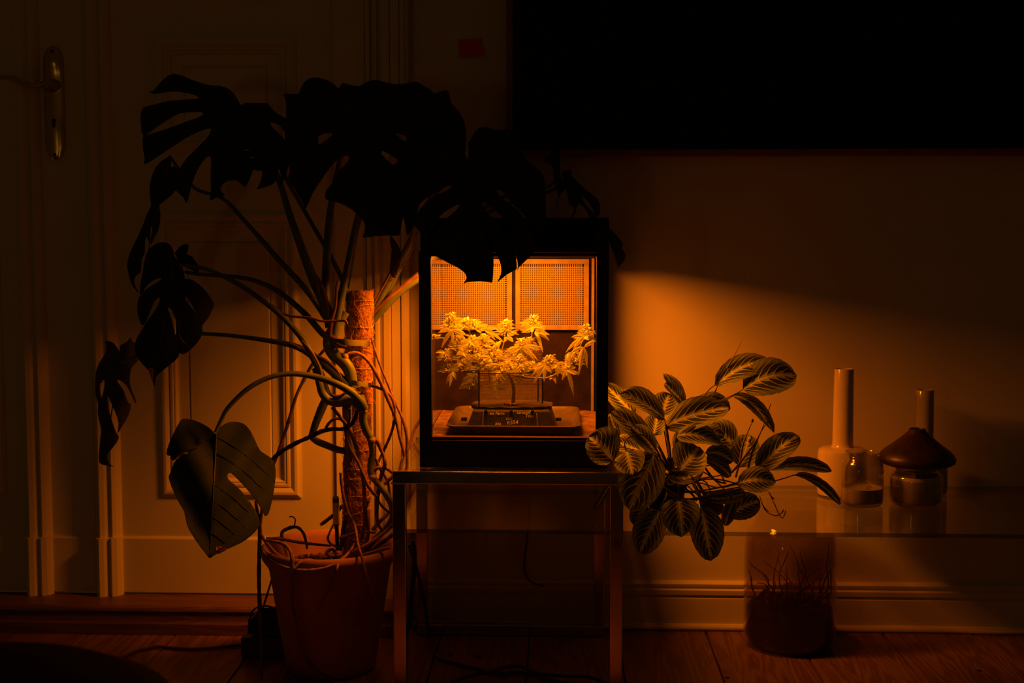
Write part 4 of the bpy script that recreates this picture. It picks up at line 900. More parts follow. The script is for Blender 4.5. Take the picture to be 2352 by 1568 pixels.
C_O = [(1380, 230), (1440, 182), (1500, 158), (1568, 155), (1590, 260), (1660, 340), (1710, 430), (1728, 520), (1730, 640), (1700, 800), (1560, 1000), (1400, 1050), (1250, 900), (1180, 600), (1250, 350)]
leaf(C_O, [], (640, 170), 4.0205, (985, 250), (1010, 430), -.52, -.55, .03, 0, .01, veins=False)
leaf([(780, 1150), (815, 1200), (836, 1250), (830, 1330), (812, 1385), (800, 1412), (775, 1380), (774, 1310), (785, 1240), (770, 1180)], [], (600, 100), 2.613, (902, 545), (905, 640), -.40, -.44, .02, m='mono_backlit', veins=False, grid=10)
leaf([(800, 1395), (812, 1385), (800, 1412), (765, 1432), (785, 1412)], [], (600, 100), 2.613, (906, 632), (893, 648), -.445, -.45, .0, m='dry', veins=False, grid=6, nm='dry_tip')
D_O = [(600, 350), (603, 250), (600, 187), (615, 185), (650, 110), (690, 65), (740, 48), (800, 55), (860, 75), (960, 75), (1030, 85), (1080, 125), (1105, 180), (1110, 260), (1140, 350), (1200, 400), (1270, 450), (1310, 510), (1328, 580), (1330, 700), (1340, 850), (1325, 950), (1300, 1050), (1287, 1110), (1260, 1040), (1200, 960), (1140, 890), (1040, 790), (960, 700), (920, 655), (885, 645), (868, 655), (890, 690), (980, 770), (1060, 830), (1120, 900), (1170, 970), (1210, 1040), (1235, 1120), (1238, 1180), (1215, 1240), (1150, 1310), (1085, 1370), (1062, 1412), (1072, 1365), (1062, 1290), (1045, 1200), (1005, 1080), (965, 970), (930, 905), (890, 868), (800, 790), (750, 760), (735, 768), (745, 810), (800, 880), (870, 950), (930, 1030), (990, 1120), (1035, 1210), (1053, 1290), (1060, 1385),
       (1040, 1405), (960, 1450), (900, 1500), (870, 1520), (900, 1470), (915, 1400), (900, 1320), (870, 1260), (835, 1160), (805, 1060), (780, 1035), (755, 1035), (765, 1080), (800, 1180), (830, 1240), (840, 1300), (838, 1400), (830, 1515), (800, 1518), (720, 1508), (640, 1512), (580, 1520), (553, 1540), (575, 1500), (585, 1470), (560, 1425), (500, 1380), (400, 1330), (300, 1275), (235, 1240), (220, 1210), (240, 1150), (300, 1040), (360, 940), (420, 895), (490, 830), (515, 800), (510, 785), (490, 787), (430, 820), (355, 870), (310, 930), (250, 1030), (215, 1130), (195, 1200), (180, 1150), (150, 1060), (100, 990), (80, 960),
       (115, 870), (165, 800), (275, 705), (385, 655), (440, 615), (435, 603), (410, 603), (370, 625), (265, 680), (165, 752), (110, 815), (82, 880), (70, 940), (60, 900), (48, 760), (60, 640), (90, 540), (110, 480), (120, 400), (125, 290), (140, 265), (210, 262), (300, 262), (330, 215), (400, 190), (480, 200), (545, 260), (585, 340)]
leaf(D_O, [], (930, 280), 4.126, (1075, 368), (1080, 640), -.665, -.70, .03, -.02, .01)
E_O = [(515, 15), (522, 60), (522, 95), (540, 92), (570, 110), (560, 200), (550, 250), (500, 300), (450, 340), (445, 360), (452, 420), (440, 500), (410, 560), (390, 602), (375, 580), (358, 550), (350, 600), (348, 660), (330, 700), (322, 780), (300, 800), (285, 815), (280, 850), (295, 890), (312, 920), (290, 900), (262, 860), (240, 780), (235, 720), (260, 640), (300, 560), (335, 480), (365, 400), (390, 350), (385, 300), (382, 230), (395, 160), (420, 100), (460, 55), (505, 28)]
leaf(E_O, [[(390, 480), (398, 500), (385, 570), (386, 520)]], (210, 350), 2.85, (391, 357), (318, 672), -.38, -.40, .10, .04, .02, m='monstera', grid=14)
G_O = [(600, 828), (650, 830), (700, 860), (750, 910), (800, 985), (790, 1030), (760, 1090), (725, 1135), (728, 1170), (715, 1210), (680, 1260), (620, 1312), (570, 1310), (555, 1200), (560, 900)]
leaf(G_O, [[(612, 935), (640, 970), (688, 1052), (650, 1010), (618, 965)]], (210, 350), 2.85, (420, 630), (432, 805), -.40, -.44, .05, 0, .02, m='mono_backlit', grid=16)
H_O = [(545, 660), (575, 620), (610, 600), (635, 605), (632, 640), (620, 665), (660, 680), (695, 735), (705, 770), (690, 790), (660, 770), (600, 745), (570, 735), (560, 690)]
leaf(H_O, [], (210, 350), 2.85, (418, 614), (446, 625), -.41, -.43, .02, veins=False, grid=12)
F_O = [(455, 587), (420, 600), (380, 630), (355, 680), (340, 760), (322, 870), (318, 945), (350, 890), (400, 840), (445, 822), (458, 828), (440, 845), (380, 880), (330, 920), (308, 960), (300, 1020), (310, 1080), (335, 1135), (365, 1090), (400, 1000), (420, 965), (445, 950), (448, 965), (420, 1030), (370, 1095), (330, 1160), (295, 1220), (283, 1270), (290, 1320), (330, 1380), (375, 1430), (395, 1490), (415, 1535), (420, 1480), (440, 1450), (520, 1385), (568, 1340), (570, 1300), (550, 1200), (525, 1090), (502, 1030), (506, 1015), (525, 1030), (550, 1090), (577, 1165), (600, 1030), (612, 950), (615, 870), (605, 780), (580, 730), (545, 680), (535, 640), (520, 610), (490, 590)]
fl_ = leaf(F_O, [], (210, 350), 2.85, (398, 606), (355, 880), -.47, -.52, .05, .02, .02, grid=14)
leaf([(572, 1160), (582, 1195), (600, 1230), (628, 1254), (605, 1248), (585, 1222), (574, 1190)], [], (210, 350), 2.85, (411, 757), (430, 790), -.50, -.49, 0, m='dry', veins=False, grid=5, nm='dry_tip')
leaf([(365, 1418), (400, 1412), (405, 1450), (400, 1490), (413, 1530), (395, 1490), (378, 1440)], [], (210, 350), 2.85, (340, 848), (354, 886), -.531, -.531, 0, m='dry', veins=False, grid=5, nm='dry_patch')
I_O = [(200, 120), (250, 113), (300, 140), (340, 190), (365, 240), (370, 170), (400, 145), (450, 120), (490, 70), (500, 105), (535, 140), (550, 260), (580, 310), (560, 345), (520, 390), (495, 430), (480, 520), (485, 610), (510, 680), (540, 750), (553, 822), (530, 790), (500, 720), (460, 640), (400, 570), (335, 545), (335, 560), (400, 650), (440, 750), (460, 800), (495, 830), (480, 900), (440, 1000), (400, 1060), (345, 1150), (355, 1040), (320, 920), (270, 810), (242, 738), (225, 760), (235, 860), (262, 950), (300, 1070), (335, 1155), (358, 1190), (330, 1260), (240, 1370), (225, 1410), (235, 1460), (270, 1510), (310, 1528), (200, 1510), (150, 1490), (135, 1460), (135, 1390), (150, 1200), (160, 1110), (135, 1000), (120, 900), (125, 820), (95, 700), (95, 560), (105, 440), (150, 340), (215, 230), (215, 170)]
leaf(I_O, [[(195, 545), (150, 590), (145, 680), (165, 752), (182, 690), (200, 590)]], (200, 760), 4.9, (276, 830), (236, 1068), -.40, -.36, .16, .02, .03, m='mono_backlit', grid=12)
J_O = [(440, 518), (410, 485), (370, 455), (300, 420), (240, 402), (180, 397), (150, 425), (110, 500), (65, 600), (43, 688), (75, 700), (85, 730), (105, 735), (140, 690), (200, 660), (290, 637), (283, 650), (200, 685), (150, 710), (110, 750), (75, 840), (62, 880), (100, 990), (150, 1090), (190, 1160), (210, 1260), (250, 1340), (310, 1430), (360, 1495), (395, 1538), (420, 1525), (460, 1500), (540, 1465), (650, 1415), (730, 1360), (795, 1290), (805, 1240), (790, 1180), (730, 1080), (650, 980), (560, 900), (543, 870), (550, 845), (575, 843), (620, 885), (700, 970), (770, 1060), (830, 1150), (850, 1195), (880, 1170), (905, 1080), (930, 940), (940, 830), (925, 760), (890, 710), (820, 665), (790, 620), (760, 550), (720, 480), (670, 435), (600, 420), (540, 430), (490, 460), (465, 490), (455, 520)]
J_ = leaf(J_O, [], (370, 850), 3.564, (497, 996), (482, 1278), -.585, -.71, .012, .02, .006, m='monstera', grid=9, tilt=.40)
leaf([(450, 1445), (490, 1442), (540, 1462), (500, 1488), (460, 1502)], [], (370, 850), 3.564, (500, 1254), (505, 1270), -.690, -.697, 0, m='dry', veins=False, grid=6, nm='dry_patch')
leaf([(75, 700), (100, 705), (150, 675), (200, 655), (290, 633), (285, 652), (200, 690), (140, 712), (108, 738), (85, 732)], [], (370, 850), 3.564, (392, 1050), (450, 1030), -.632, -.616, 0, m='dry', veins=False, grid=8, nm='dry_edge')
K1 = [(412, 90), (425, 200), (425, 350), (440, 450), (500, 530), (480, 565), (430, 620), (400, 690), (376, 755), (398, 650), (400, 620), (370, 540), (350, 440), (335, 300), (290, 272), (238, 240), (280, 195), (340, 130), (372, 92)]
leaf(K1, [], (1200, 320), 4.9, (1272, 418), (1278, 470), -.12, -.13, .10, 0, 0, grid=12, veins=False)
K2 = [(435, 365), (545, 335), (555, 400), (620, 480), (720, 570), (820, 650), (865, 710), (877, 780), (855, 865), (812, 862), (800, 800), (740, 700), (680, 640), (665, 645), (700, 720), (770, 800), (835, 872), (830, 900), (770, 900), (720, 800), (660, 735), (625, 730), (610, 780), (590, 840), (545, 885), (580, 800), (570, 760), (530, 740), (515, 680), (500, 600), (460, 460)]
leaf(K2, [], (1200, 320), 4.9, (1298, 408), (1375, 490), -.10, -.12, .08, 0, 0, m='mono_backlit', grid=12, veins=False)
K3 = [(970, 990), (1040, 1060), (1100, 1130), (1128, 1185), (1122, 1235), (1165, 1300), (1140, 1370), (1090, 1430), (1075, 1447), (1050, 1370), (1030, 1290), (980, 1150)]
leaf(K3, [], (1200, 320), 4.9, (1402, 528), (1420, 612), -.06, -.07, .06, 0, 0, m='mono_backlit', grid=10, veins=False)

# moisture tube stuck in the soil
p0, p1 = U(771, 1142, -.44), U(775, 1262, -.40)
mt = thing('moisture_meter', 'slim white tube with black cap stuck upright in the monstera soil', 'meter', p1)
def lerp(s_): return p0 + (p1 - p0) * s_
obj('tube', MB().tube([lerp(.08), lerp(.49)], [.0083, .0083], 20, 1), M['white_plastic'], mt, angle=60)
obj('cap', MB().tube([lerp(0), lerp(.08)], [.0080, .0080], 20, 1), M['black'], mt, angle=60)
obj('probe', MB().tube([lerp(.49), lerp(.51), lerp(.53), lerp(1.0)], [.0080, .0078, .0050, .0048], 16, 1), M['black'], mt, angle=60)

# ================================================================== PRAYER PLANT
mar = thing('potted_prayer_plant', 'bushy prayer plant with pale veined leaves beside the terrarium', 'plant', (.255, -.53, .411))
mc = np.array((.255, -.53, .411))
obj('pot', MB().lathe([(0, 0), (.034, 0), (.037, .004), (.046, .088), (.050, .089), (.050, .102), (.046, .103), (.044, .086), (0, .084)], mc, 36), M['black'], mar, angle=50)
obj('soil', MB().lathe([(0, .0875), (.02, .0885), (.0435, .087)], mc, 20), M['soil'], mar, stuff=True)
def mleaf(b, t, w, yb, yt, fold=.25, droop=.0, roll=.0, m='maranta', stem=True, wav=.004):
    """prayer-plant leaf: photograph points of base and tip, apparent width in pixels"""
    B = U(*b, yb); T = U(*t, yt); ax = np.array(t, float) - np.array(b, float); Lp = np.linalg.norm(ax); pr = np.array((-ax[1], ax[0])) / Lp
    mm = (np.array(b) + np.array(t)) / 2; ym = (yb + yt) / 2
    wv = (U(*(mm + pr * w / 2), ym) - U(*(mm - pr * w / 2), ym)) / 2
    hw = np.linalg.norm(wv); side = wv / hw + np.array((0, (roll + .45 * abs(ax[0]) / Lp) * (1 if wv[2] > 0 else -1), 0))
    nrm = np.cross(T - B, side); nrm /= np.linalg.norm(nrm); nrm = -nrm if nrm[1] > 0 else nrm
    nu, nv = 5, 18; vs = []; uv = []; L_ = np.linalg.norm(T - B); ph = random.random() * 6
    for j in range(nv + 1):
        v = j / nv
        prof_ = max(0.0, math.sin(PI * v ** .95)) ** .48 if 0 < v < 1 else 0.0
        C_ = B + (T - B) * v + np.array((0, 0, 1)) * droop * L_ * 4 * v * (1 - v)
        for i in range(-nu, nu + 1):
            u = i / nu; d = hw * prof_ * u
            lift = fold * abs(d) + wav * math.sin(v * 6.8 * 2 * PI - abs(u) * 13 + 0) * abs(u) * .35 * (hw / .03) + .003 * math.sin(v * 5 + ph + u * 2)
            vs.append(C_ + side * d + nrm * lift); uv.append((u if u else 1e-5, v + 1e-5))
    k = 2 * nu + 1
    fs = [(j * k + i, j * k + i + 1, (j + 1) * k + i + 1, (j + 1) * k + i) for j in range(nv) for i in range(k - 1)]
    obj('leaf', MB().add(vs, fs, 0, uv), M[m], mar, angle=180)
    if stem is True: stem = [(1540, 1085)]
    if stem:
        P = [B] + [U(s_[0], s_[1], (s_[2] if len(s_) > 2 else yb * .5 - .53 * .5)) for s_ in stem]
        e = np.array((mc[0] + random.uniform(-.02, .02), mc[1] + random.uniform(-.02, .02), mc[2] + .085)); P.append(e)
        obj('stem', MB().tube(P, [.0013, .0018, .0022], 6, 4), M['mar_stem'], mar)
f_ = -.62
ML = [  # back to front
    ((1458, 953), (1390, 882), 46, -.40, -.36, .3, .0, -.2), ((1423, 1008), (1399, 950), 30, -.45, -.42, .3, 0, .4), ((1520, 956), (1538, 903), 60, -.47, -.45, .2, .05, .2), ((1502, 1000), (1509, 950), 48, -.49, -.46, .2, 0, .3),
    ((1575, 932), (1521, 858), 22, -.44, -.42, .7, .06, .8), ((1570, 934), (1527, 880), 30, -.46, -.44, .5, .08, .8), ((1592, 930), (1678, 938), 42, -.46, -.44, .3, .10, .3), ((1690, 1022), (1632, 975), 60, -.42, -.40, .2, 0, .3), ((1700, 1072), (1722, 998), 68, -.45, -.42, .2, 0, .2),
    ((1527, 964), (1422, 905), 46, -.53, -.53, .45, .10, .5), ((1502, 1036), (1405, 945), 50, -.54, -.54, .3, .08, .4), ((1471, 1034), (1406, 1016), 34, -.55, -.53, .3, .05, .9), ((1528, 981), (1674, 936), 62, -.53, -.51, .22, .06, .35),
    ((1554, 1003), (1658, 1020), 40, -.56, -.55, .3, .12, .7), ((1620, 1040), (1684, 1058), 38, -.57, -.56, .3, .08, .6), ((1618, 1053), (1678, 1094), 32, -.55, -.54, .4, .06, .7), ((1504, 1037), (1450, 978), 42, -.58, -.60, .4, .05, .3), ((1563, 1082), (1606, 1026), 80, -.60, -.57, .18, .03, .35),
    ((1533, 1092), (1615, 1086), 34, -.58, -.58, .3, -.08, .6), ((1530, 1105), (1562, 1137), 42, -.57, -.57, .2, 0, .3), ((1406, 1110), (1366, 1169), 22, -.40, -.40, .5, 0, .5),
    ((1485, 1160), (1456, 1206), 48, -.60, -.60, .2, 0, .2), ((1503, 1044), (1446, 1172), 100, -.64, -.67, .18, .04, .2), ((1514, 1172), (1470, 1272), 70, -.645, -.665, .2, .03, .3), ((1610, 1164), (1634, 1288), 78, -.645, -.66, .2, .03, .2), ((1558, 1144), (1567, 1232), 92, -.635, -.705, .12, .08, .1),
    ((1439, 1038), (1453, 1092), 74, -.645, -.70, .15, .06, .1), ((1409, 1058), (1351, 1002), 84, -.67, -.65, .5, .03, .4),
    ((1642, 884), (1772, 834), 54, -.47, -.47, .2, .12, .3), ((1706, 894), (1830, 862), 78, -.50, -.50, .18, .10, .25), ((1680, 908), (1778, 992), 30, -.51, -.51, .5, .14, .7), ((1738, 1082), (1836, 1001), 56, -.55, -.53, .2, .08, .3), ((1764, 1079), (1910, 1081), 28, -.56, -.56, .5, .08, .9), ((1826, 1090), (1930, 1158), 22, -.56, -.57, .7, .10, .9),
    ((1598, 1002), (1664, 1000), 40, -.50, -.49, .2, .08, .4), ((1548, 1030), (1592, 990), 34, -.52, -.52, .3, .06, .4), ((1512, 1060), (1470, 1052), 36, -.56, -.56, .3, .06, .4),
    ((1694, 1110), (1782, 1106), 52, -.60, -.60, .25, .06, .4), ((1713, 1134), (1628, 1143), 30, -.58, -.59, .3, -.05, .6), ((1666, 1178), (1746, 1150), 56, -.58, -.57, .25, .0, .3), ((1684, 1150), (1664, 1208), 30, -.59, -.60, .2, 0, .3)]
STEMS = {28: [(1620, 905, -.47), (1570, 985, -.5)], 29: [(1668, 918, -.49), (1600, 960, -.5), (1560, 1020, -.52)], 30: [(1650, 925, -.5), (1590, 970, -.51), (1556, 1030, -.52)], 31: [(1700, 1105, -.56), (1640, 1122, -.56), (1580, 1128, -.55)], 32: [(1720, 1112, -.56), (1640, 1128, -.56), (1580, 1130, -.55)],
         33: [(1770, 1106, -.56), (1690, 1112, -.56), (1600, 1128, -.55)], 37: [(1650, 1120, -.58), (1600, 1108, -.56)], 38: [(1690, 1110, -.57), (1620, 1100, -.56)], 39: [(1640, 1150, -.57), (1610, 1100, -.56)], 40: [(1650, 1110, -.57), (1600, 1080, -.55)],
         23: [(1530, 1140, -.63)], 24: [(1598, 1120, -.63), (1575, 1080, -.58)], 25: [(1556, 1110, -.63)], 26: [(1437, 1010, -.64), (1480, 1000, -.60), (1520, 1060, -.55)], 27: [(1430, 1062, -.64), (1490, 1060, -.58)], 9: [(1532, 1000, -.54), (1538, 1035, -.54)], 7: [(1650, 1060, -.47), (1590, 1080, -.5)], 8: [(1660, 1090, -.5), (1600, 1100, -.52)]}
random.seed(21)
for i, L_ in enumerate(ML): mleaf(*L_, stem=STEMS.get(i, True))
mleaf((1608, 1142), (1660, 1176), 42, -.55, -.54, .2, .05, .3, 'maranta_dead')
def mst(pts, w, m='mar_stem', nm='stem'): obj(nm, MB().tube([U(*p) for p in pts], [x / 2 * 3.1 / FPX for x in w], 7, 4), M[m], mar)
mst([(1495, 1098, -.6), (1560, 1142, -.6), (1600, 1145, -.59), (1680, 1128, -.58), (1760, 1108, -.57)], [5, 7, 7, 7, 5])
mst([(1535, 1050, -.56), (1545, 1075, -.56), (1560, 1085, -.55), (1590, 1062, -.55), (1600, 1035, -.55)], [9, 9, 8, 6, 5])
mst([(1530, 975, -.54), (1535, 1010, -.54), (1540, 1050, -.55), (1540, 1085, -.54)], [5, 5, 6, 6])
mst([(1560, 1110, -.55), (1590, 1135, -.56), (1600, 1150, -.57)], [4, 5, 4]); mst([(1598, 1100, -.54), (1615, 1130, -.55), (1640, 1165, -.57)], [7, 8, 7]); mst([(1590, 1105, -.54), (1608, 1140, -.56), (1612, 1170, -.58)], [8, 8, 6])
mst([(1610, 1060, -.53), (1640, 1100, -.54), (1668, 1110, -.55)], [5, 5, 4]); mst([(1630, 1040, -.5), (1655, 1085, -.52), (1665, 1110, -.54)], [5, 5, 4])
mst([(1512, 1025, -.56), (1530, 1060, -.57), (1545, 1085, -.56)], [5, 6, 6]); mst([(1500, 1040, -.57), (1512, 1075, -.58), (1530, 1090, -.56)], [5, 6, 6])
for p_, w_ in (([(1704, 783, -.46), (1680, 828, -.46), (1655, 870, -.46), (1640, 905, -.47)], [1, 2, 3, 4]), ([(1771, 926, -.5), (1750, 985, -.51), (1735, 1015, -.52), (1700, 1062, -.54), (1680, 1085, -.55)], [1.5, 2.5, 4, 5, 5]),
               ([(1765, 965, -.51), (1745, 995, -.51), (1738, 1015, -.52), (1726, 1045, -.53), (1714, 1095, -.55)], [3, 3, 4, 5, 5]), ([(1728, 968, -.5), (1714, 1000, -.5), (1706, 1022, -.51), (1700, 1055, -.52), (1690, 1095, -.55)], [2, 3, 5, 5, 5])):
    obj('dry_stalk', MB().tube([U(*p) for p in p_], [x / 2 * 3.1 / FPX for x in w_], 6, 4), M['stalk'], mar)
for px, py, y in ((1728, 966, -.5), (1722, 1013, -.51)): obj('flower_bud', MB().blob(U(px, py, y), (.004, .004, .006)), M['stalk'], mar)
for p_ in ([(1745, 1140), (1754, 1165), (1765, 1178), (1782, 1184), (1795, 1178), (1800, 1170)], [(1768, 1134), (1780, 1160), (1788, 1178), (1797, 1190), (1803, 1178), (1804, 1172)], [(1765, 1175), (1758, 1168), (1752, 1160)], [(1766, 1130), (1772, 1140), (1778, 1146)]):
    P = [U(p[0], p[1], -.56 + .004 * k) for k, p in enumerate(p_)]
    for p in P: p[2] = max(p[2], .4125)
    obj('withered_sprig', MB().tube(P, .0012, 5, 3, lump=.6), M['root_dark'], mar)

# ================================================================== VASES AND JARS on the long glass
GZ = .410
def lathe_thing(name, label, cat, c, prof, m, n=56, part='body', group=None):
    o = obj(name, MB().lathe(prof, c, n), M[m], origin=c, angle=40)
    return tag(o, label, cat, group)
def at_px(px, py, y): p = U(px, py, y); return p
vx = at_px(1934, 1100, -.143)[0]
lathe_thing('tall_bottle_vase', 'taller white bottle vase with long narrow neck, standing behind the open jar', 'vase', (vx, -.143, GZ + .0004),
            [(0, 0), (.059, 0), (.0645, .004), (.066, .02), (.0655, .115), (.063, .124), (.056, .1285), (.032, .1305), (.0285, .134), (.0275, .142), (.0262, .29), (.0255, .341), (.0245, .343), (.0222, .341), (.0235, .14), (.03, .12), (.058, .11), (.058, .01), (0, .01)], 'ceramic')
vx = at_px(2120, 1080, -.105)[0]
lathe_thing('short_bottle_vase', 'shorter grey-white bottle vase mostly hidden behind the brown mushroom cap', 'vase', (vx, -.105, GZ + .0004),
            [(0, 0), (.058, 0), (.063, .004), (.0645, .02), (.064, .104), (.061, .113), (.054, .117), (.030, .119), (.0265, .122), (.0255, .13), (.0245, .25), (.0238, .281), (.0225, .283), (.0205, .281), (.021, .13), (.028, .11), (.056, .10), (.056, .01), (0, .01)], 'ceramic_grey')
def jar(name, label, px, y, r, h, wax_h, wick, seed):
    x = at_px(px, 1110, y)[0]; c = np.array((x, y, GZ + .0004)); t = thing(name, label, 'jar', c)
    obj('glass', MB().lathe([(0, .002), (r * .80, .002), (r * .86, .0), (r * .97, .007), (r, .018), (r, h * .66), (r * .97, h * .76), (r * .86, h * .85), (r * .78, h * .88), (r * .78, h * .91), (r * .815, h * .92), (r * .79, h * .935), (r * .79, h * .955), (r * .81, h * .965), (r * .80, h), (r * .77, h), (r * .745, h * .99), (r * .74, h * .88), (r * .82, h * .83), (r * .93, h * .74), (r * .955, h * .64), (r * .955, .018), (r * .90, .009), (0, .007)], c, 48), M['jar_glass'], t, angle=60)
    n = 40; top = [(r * .95, wax_h * .99), (r * .92, wax_h)]
    mb = MB().lathe([(0, .0075), (r * .89, .0095), (r * .945, .018), (r * .945, wax_h), (r * .90, wax_h - .004), (r * .5, wax_h - .007), (0, wax_h - .006)], c, n)
    obj('wax', mb, M['wax'], t, angle=60)
    if wick:
        z = wax_h - .006; obj('wick', MB().tube([c + np.array(p) for p in ((.014, -.004, z), (.014, -.004, z + .006), (.018, -.006, z + .009), (.024, -.008, z + .007))], .0014, 6, 3), M['dark'], t)
    return c
jar('candle_jar', 'open glass jar with low white wax and curled black wick', 1980, -.270, .0545, .139, .046, True, 1)
jc = jar('wax_filled_jar', 'wax filled glass jar standing under the brown mushroom cap', 2104, -.262, .0675, .101, .078, False, 2)
mb = MB(); prof = [(.0165, .090), (.0185, .094), (.0205, .0925), (.023, .086), (.036, .074), (.060, .054), (.082, .038), (.094, .026), (.0985, .015), (.096, .007), (.086, .001), (.070, -.004), (.060, -.005), (.058, .0), (.085, .010), (.09, .018), (.055, .048), (.02, .08), (.0165, .090)]
nseg = 64; vs = []
for (r_, z_) in prof:
    for i in range(nseg):
        a_ = 2 * PI * i / nseg; k = 1 + (.018 * math.cos(a_ * 18) * math.exp(-((z_ - .075) / .02) ** 2)); vs.append((jc[0] + r_ * k * math.cos(a_), jc[1] + r_ * k * math.sin(a_), jc[2] + .1055 + z_))
mb.add(vs, [(j * nseg + i, j * nseg + (i + 1) % nseg, (j + 1) * nseg + (i + 1) % nseg, (j + 1) * nseg + i) for j in range(len(prof) - 1) for i in range(nseg)])
tag(obj('mushroom_cap', mb, M['brown'], origin=jc + np.array((0, 0, .101)), angle=50), 'dark brown ceramic mushroom cap with a hole, resting on the wax filled jar', 'lid')

# big murky jar on the floor
bj = U(1812, 1440, -.155)[0]; c = np.array((bj, -.160, .0005)); t_ = thing('glass_jar', 'big murky glass jar of dark roots on floor under the glass top', 'jar', c)
R_ = .124
obj('glass', MB().lathe([(0, .004), (.095, .004), (.108, .0), (.119, .010), (R_, .035), (R_, .25), (.122, .29), (.116, .315), (.104, .330), (.098, .338), (.096, .346), (.096, .378), (.099, .383), (.098, .388), (.093, .387), (.091, .378), (.091, .344), (.098, .330), (.111, .310), (.117, .286), (.119, .25), (.119, .035), (.112, .013), (0, .008)], c, 56), M['murky_glass'], t_, angle=60)
mb = MB(); vs = []; nr, na = 8, 36
side = [(0, .009), (.108, .0095), (.117, .030), (.1175, .10)]
mb.lathe(side, c, na)
vs = []
for j in range(nr + 1):
    r_ = .1175 * (1 - j / nr)
    for i in range(na):
        a_ = 2 * PI * i / na; x, y = r_ * math.cos(a_), r_ * math.sin(a_); vs.append((c[0] + x, c[1] + y, c[2] + .10 + (.045 * (noise.noise((x * 14, y * 14, 1)) + .35) if j else 0)))
mb.add(vs, [(j * na + i, j * na + (i + 1) % na, (j + 1) * na + (i + 1) % na, (j + 1) * na + i) for j in range(nr) for i in range(na)])
obj('sediment', mb, M['sludge'], t_, stuff=True)
random.seed(5)
for k in range(26):
    a_ = random.random() * 2 * PI; r0 = random.uniform(.03, .105); P = [np.array((c[0] + r0 * math.cos(a_), c[1] + r0 * math.sin(a_), .12))]; d = np.array((random.gauss(0, .3), random.gauss(0, .3), 1.0))
    for s_ in range(5):
        d = d + np.array((random.gauss(0, .45), random.gauss(0, .45), random.gauss(0, .2))); q_ = P[-1] + d / np.linalg.norm(d) * random.uniform(.02, .038)
        rr = math.hypot(q_[0] - c[0], q_[1] - c[1])
        if rr > .112: q_[0] = c[0] + (q_[0] - c[0]) * .112 / rr; q_[1] = c[1] + (q_[1] - c[1]) * .112 / rr
        q_[2] = min(q_[2], .295); P.append(q_)
    obj('root', MB().tube(P, [.0024, .0018, .0008], 5, 3), M['root_dark' if k % 2 else 'sludge'], t_)

# ================================================================== THINGS ON THE FLOOR
box_c = np.array((-.772, -.285, 0))
tag(obj('low_box', MB().box(-.842, -.712, -.325, -.245, .0005, .052), M['box_wood'], origin=box_c, smooth=False, bevel=.004), 'low dark red-brown box on the floor beside the terracotta pot', 'box')
ad = thing('power_adapter', 'black ribbed power adapter lying on the low red-brown box', 'adapter', (-.765, -.285, .0525))
a0 = U(592, 1452, -.325); mb = MB(); vs = []
for (x, zt2) in ((-.812, .108), (-.722, .122)):
    for y, dz in ((-.322, 0), (-.262, .004)): vs += [(x, y, .0525), (x, y, zt2 + dz)]
mb.add(vs, [(0, 1, 5, 4), (2, 6, 7, 3), (0, 2, 3, 1), (4, 5, 7, 6), (1, 3, 7, 5), (0, 4, 6, 2)])
obj('case', mb, M['black'], ad, False, bevel=.006)
for k in range(7):
    y = -.316 + .008 * k; obj('rib', MB().tube([(-.806, y, .1095 + k * .0006), (-.728, y, .1218 + k * .0006)], .0016, 6, 1), M['black'], ad)
obj('plug', MB().box(-.826, -.810, -.312, -.292, .058, .100), M['black'], ad, False, bevel=.003)
def cable(name, label, pts, r, m, zmin=None, group=None):
    P = [np.array(p, float) for p in pts]
    if zmin is not None:
        for p in P: p[2] = max(p[2], zmin)
    o = obj(name, MB().tube(P, r, 8, 5), M[m], origin=P[0]); return tag(o, label, 'cable', group)
cable('looped_cable', 'thin black cable looping up from the power adapter beside the pot', [U(584, 1448, -.30), U(576, 1425, -.30), U(578, 1406, -.30), U(592, 1394, -.30), U(612, 1391, -.30), U(632, 1397, -.295), U(645, 1410, -.29), U(650, 1422, -.285)], .0024, 'cable')
cable('slack_cable', 'black cable slanting down behind the pot to the power adapter', [U(634, 1296, -.225), U(626, 1325, -.23), U(612, 1370, -.24), U(603, 1400, -.25), U(592, 1440, -.27), U(584, 1465, -.328)], .0030, 'cable')
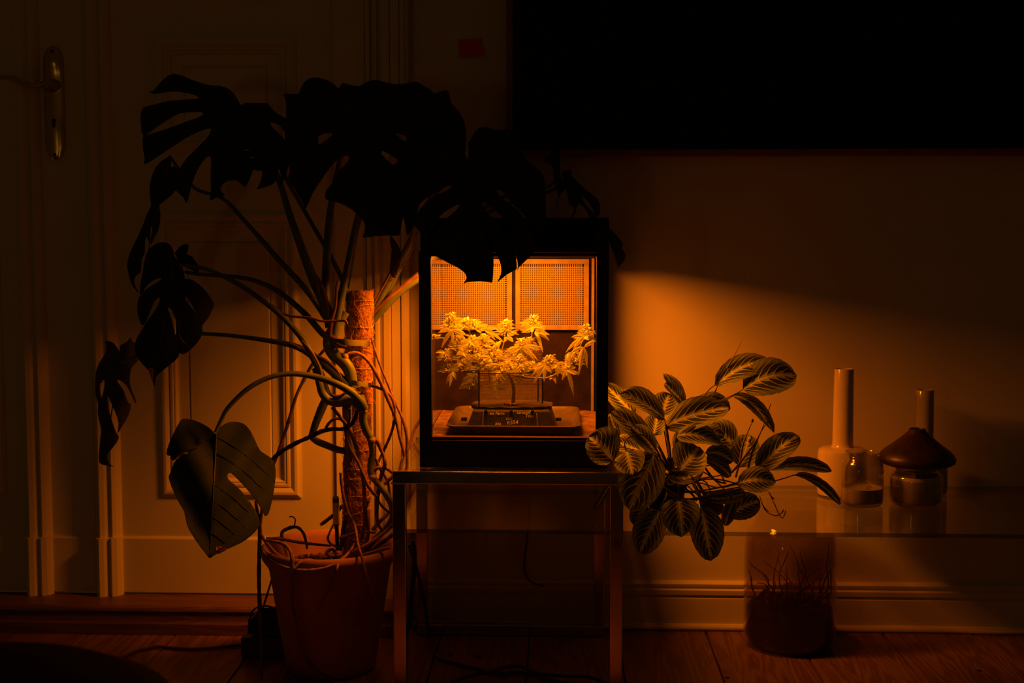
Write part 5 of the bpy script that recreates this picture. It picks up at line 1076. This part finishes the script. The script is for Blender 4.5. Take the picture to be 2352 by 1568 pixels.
cable('floor_cable', 'dark cable trailing over the boards in front of the threshold step', [UZ(x, y, .005) for x, y in ((556, 1481), (520, 1484), (470, 1489), (430, 1490), (390, 1487), (360, 1485), (330, 1490), (300, 1500), (250, 1530))], .0045, 'cable_brown', .0045)
cable('white_cable', 'pale cable lying on the floor along the skirting board', [(x, y_, .0068) for x, y_ in ((.10, -.044), (.25, -.0435), (.5, -.043), (.85, -.0435), (1.0, -.042), (1.12, -.044), (1.2, -.050), (1.32, -.046), (1.6, -.044))], .0062, 'cable_white')
cable('hanging_cable', 'thick black cable hanging down behind the front chrome leg', [U(x, y, -.40) for x, y in ((948, 1240), (952, 1275), (950, 1320), (945, 1370), (943, 1400), (937, 1432), (934, 1450))] + [UZ(934, 1452, .006) + np.array((0, .0, 0))], .0062, 'cable')
cable('trailing_cable', 'brown cable dropping from the glass shelf and curving across the boards', [U(940, 1250, -.35), U(955, 1300, -.35), U(968, 1350, -.345), U(978, 1400, -.34)] + [UZ(x, y, .006) for x, y in ((984, 1450), (992, 1485), (1010, 1510), (1050, 1523), (1100, 1535), (1150, 1546), (1200, 1543), (1260, 1560), (1320, 1575))], .0052, 'cable_brown', .0052)
cable('crossing_cable', 'dark cable crossing the floor boards in front of the console', [UZ(x, y, .0055) for x, y in ((1040, 1575), (1075, 1562), (1120, 1552), (1160, 1541), (1190, 1539), (1215, 1545), (1245, 1556), (1300, 1561), (1350, 1563), (1400, 1580))], .0045, 'cable', .0155)
cable('wall_cable', 'thin dark cable running down the wall behind the console shelf', [U(1217, 1150, -.008), U(1215, 1180, -.008), U(1213, 1215, -.008), U(1209, 1250, -.008), U(1204, 1290, -.008), U(1206, 1315, -.010), U(1214, 1330, -.014), U(1230, 1341, -.024), U(1250, 1345, -.026)], .0026, 'cable_brown')
# dark pouf close to the lens
pc_ = np.array((-.835, -1.93, 0.0005))
tag(obj('pouf', MB().lathe([(0, 0), (.27, 0), (.31, .02), (.335, .08), (.345, .24), (.335, .38), (.30, .445), (.24, .474), (.14, .488), (0, .492)], pc_, 56), M['pouf'], origin=pc_, angle=60), 'round black pouf, out of focus in the dark corner near the doors', 'pouf')
